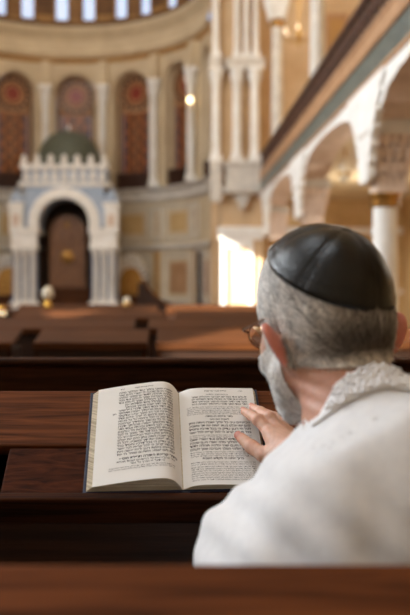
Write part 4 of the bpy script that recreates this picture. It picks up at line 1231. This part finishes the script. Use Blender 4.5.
rows = [
    (4.8, .975, [(-1.75, -.92, 'nearest row of reading desks, the one at the left picture edge'), (-.80, -.155, 'nearest row of reading desks, the one below the ark'),
                 (-.105, .62, 'nearest row of reading desks, sunlit one just left of the head'), (.70, 1.6, 'nearest row of reading desks, the one behind the head by the arcade')]),
    (6.2, .98, [(-2.6, -1.5, 'second row of reading desks, the one at the left picture edge'), (-1.4, -.3, 'second row of reading desks, the one below the ark doorway'),
                (-.2, .8, 'second row of reading desks, the one below the stair parapet'), (.9, 1.7, 'second row of reading desks, the one hidden behind the skullcap')]),
    (7.8, .99, [(-3.2, -1.6, 'third row of reading desks, the one at the left picture edge'), (-1.5, -.1, 'third row of reading desks, in line with the ribbed niche'),
                (0, 1.6, 'third row of reading desks, in line with the big pier')]),
    (9.6, 1.0, [(-3.8, -1.9, 'fourth row of reading desks, the one below the ark columns'), (-1.8, -.2, 'fourth row of reading desks, ending at the stair parapet'),
                (-.1, 1.6, 'fourth row of reading desks, the one at the foot of the big pier')]),
]
for y0, zt, ds in rows:
    for x0, x1, lab in ds: reading_desk(x0, x1, y0, zt, lab)
table_lamp(48, 293, 9.75, .075, 'small white table lamp on a reading desk in front of the ark', M['shade'], .972, r=.065)
table_lamp(127, 302, 9.8, .06, 'slim pale candle lamp on a reading desk before the ribbed niche', M['shade'], .997, 'candle_lamp', r=.045)
table_lamp(1, 312, 8.0, .045, 'glowing gold candle lamp on a desk at the left picture edge', M['lampwhite'], .989, 'candle_lamp', r=.05)
# stone pedestal at the foot of the pier
c0, c1 = P(224, 318, 19.2), P(240, 305, 19.2)
t = thing('stone_pedestal', 'low peach stone pedestal standing at the foot of the big pier', 'pedestal', ((c0.x + c1.x) / 2, 19.3, 0))
MB().box(c0.x, c1.x, 19.1, 19.45, 0, c1.z - .06, bv=.02).build('body', M['peach'], t)
MB().box(c0.x - .04, c1.x + .04, 19.06, 19.49, c1.z - .08, c1.z + .0, bv=.02).build('top', M['stone'], t)
# dark doorway in the apse by the pier
fr = TF(70)
b = MB(); b.box(-.24, .24, -.03, .03, .54, 2.1, fr, mi=0); b.box(-.3, -.24, -.06, .03, .54, 2.16, fr, mi=1); b.box(.24, .3, -.06, .03, .54, 2.16, fr, mi=1); b.box(-.3, .3, -.06, .03, 2.1, 2.18, fr, mi=1)
d2 = struct(b.build('door_2', [M['wood_dark'], M['stonegrey']]))

# ------------------------------------------------------------------ light
def area(name, loc, target, sx, sy, power, col):
    l = bpy.data.lights.new(name, 'AREA'); l.shape = 'RECTANGLE'; l.size = sx; l.size_y = sy; l.energy = power; l.color = col
    o = bpy.data.objects.new(name, l); COL.objects.link(o); o.location = loc
    o.rotation_euler = (Vector(target) - Vector(loc)).to_track_quat('-Z', 'Y').to_euler(); return o
DAY, WARM = (.87, .94, 1.0), (1.0, .90, .76)
for i, (yc, w) in enumerate(LW_Y):
    area('window_daylight', (XL + .1, yc, 6.2), (XL + 6, yc, 4.2), 1.4, 2.8, (30, 240, 640, 560)[i], DAY)
area('rear_fill_light', (-4.6, YB + .1, 6.0), (-1.5, 3, 1.0), 3.0, 3.5, 22, DAY)  # added fill lamp before the closed rear wall; no window is built there
area('foreground_fill_light', (-3.6, 2.2, 12.2), (-1.2, 1.6, 0), 4.5, 4.5, 440, (.84, .92, 1.0))  # added lamp under the closed ceiling to brighten book and foreground; no skylight exists
area('drum_daylight', (XC, 21.6, 12.3), (XC, 22.4, 4), 6.0, 5.0, 70, (1.0, .92, .82))
area('ark_fill_light', (-3.0, 13, 12.0), (-3.0, 23, 3), 6, 6, 500, (1.0, .96, .90))  # added lamp aimed at the ark to brighten its front; no roof opening
for loc, e in (((3.7, 11.4, 2.4), 70), ((3.7, 16.4, 2.4), 70), ((4.4, 6, 2.7), 50), ((4.0, 16, 7.5), 130), ((4.0, 10, 7.5), 60)):
    l = bpy.data.lights.new('aisle_lamp', 'POINT'); l.energy = e; l.color = WARM; l.shadow_soft_size = .25
    o = bpy.data.objects.new('aisle_lamp', l); COL.objects.link(o); o.location = loc
sun = bpy.data.lights.new('sun', 'SUN'); sun.energy = 22; sun.color = (1, .94, .82); sun.angle = .009
so = bpy.data.objects.new('sun', sun); COL.objects.link(so)
SD = Vector((1.5, 20.4, 2.3)) - Vector((XL, 11.9, 7.6)); so.rotation_euler = SD.to_track_quat('-Z', 'Y').to_euler(); so.location = (-20, 0, 15)
w = bpy.data.worlds.new('sky'); scene.world = w; w.use_nodes = True
w.node_tree.nodes['Background'].inputs[0].default_value = (.55, .68, .95, 1); w.node_tree.nodes['Background'].inputs[1].default_value = 1.0
vs_ = scene.view_settings; vs_.view_transform = 'Standard'; vs_.look = 'None'; vs_.exposure = 0.0; vs_.gamma = 1; vs_.use_curve_mapping = False
scene.cycles.max_bounces = 8; scene.cycles.diffuse_bounces = 4; scene.cycles.sample_clamp_indirect = 6; scene.cycles.use_denoising = True
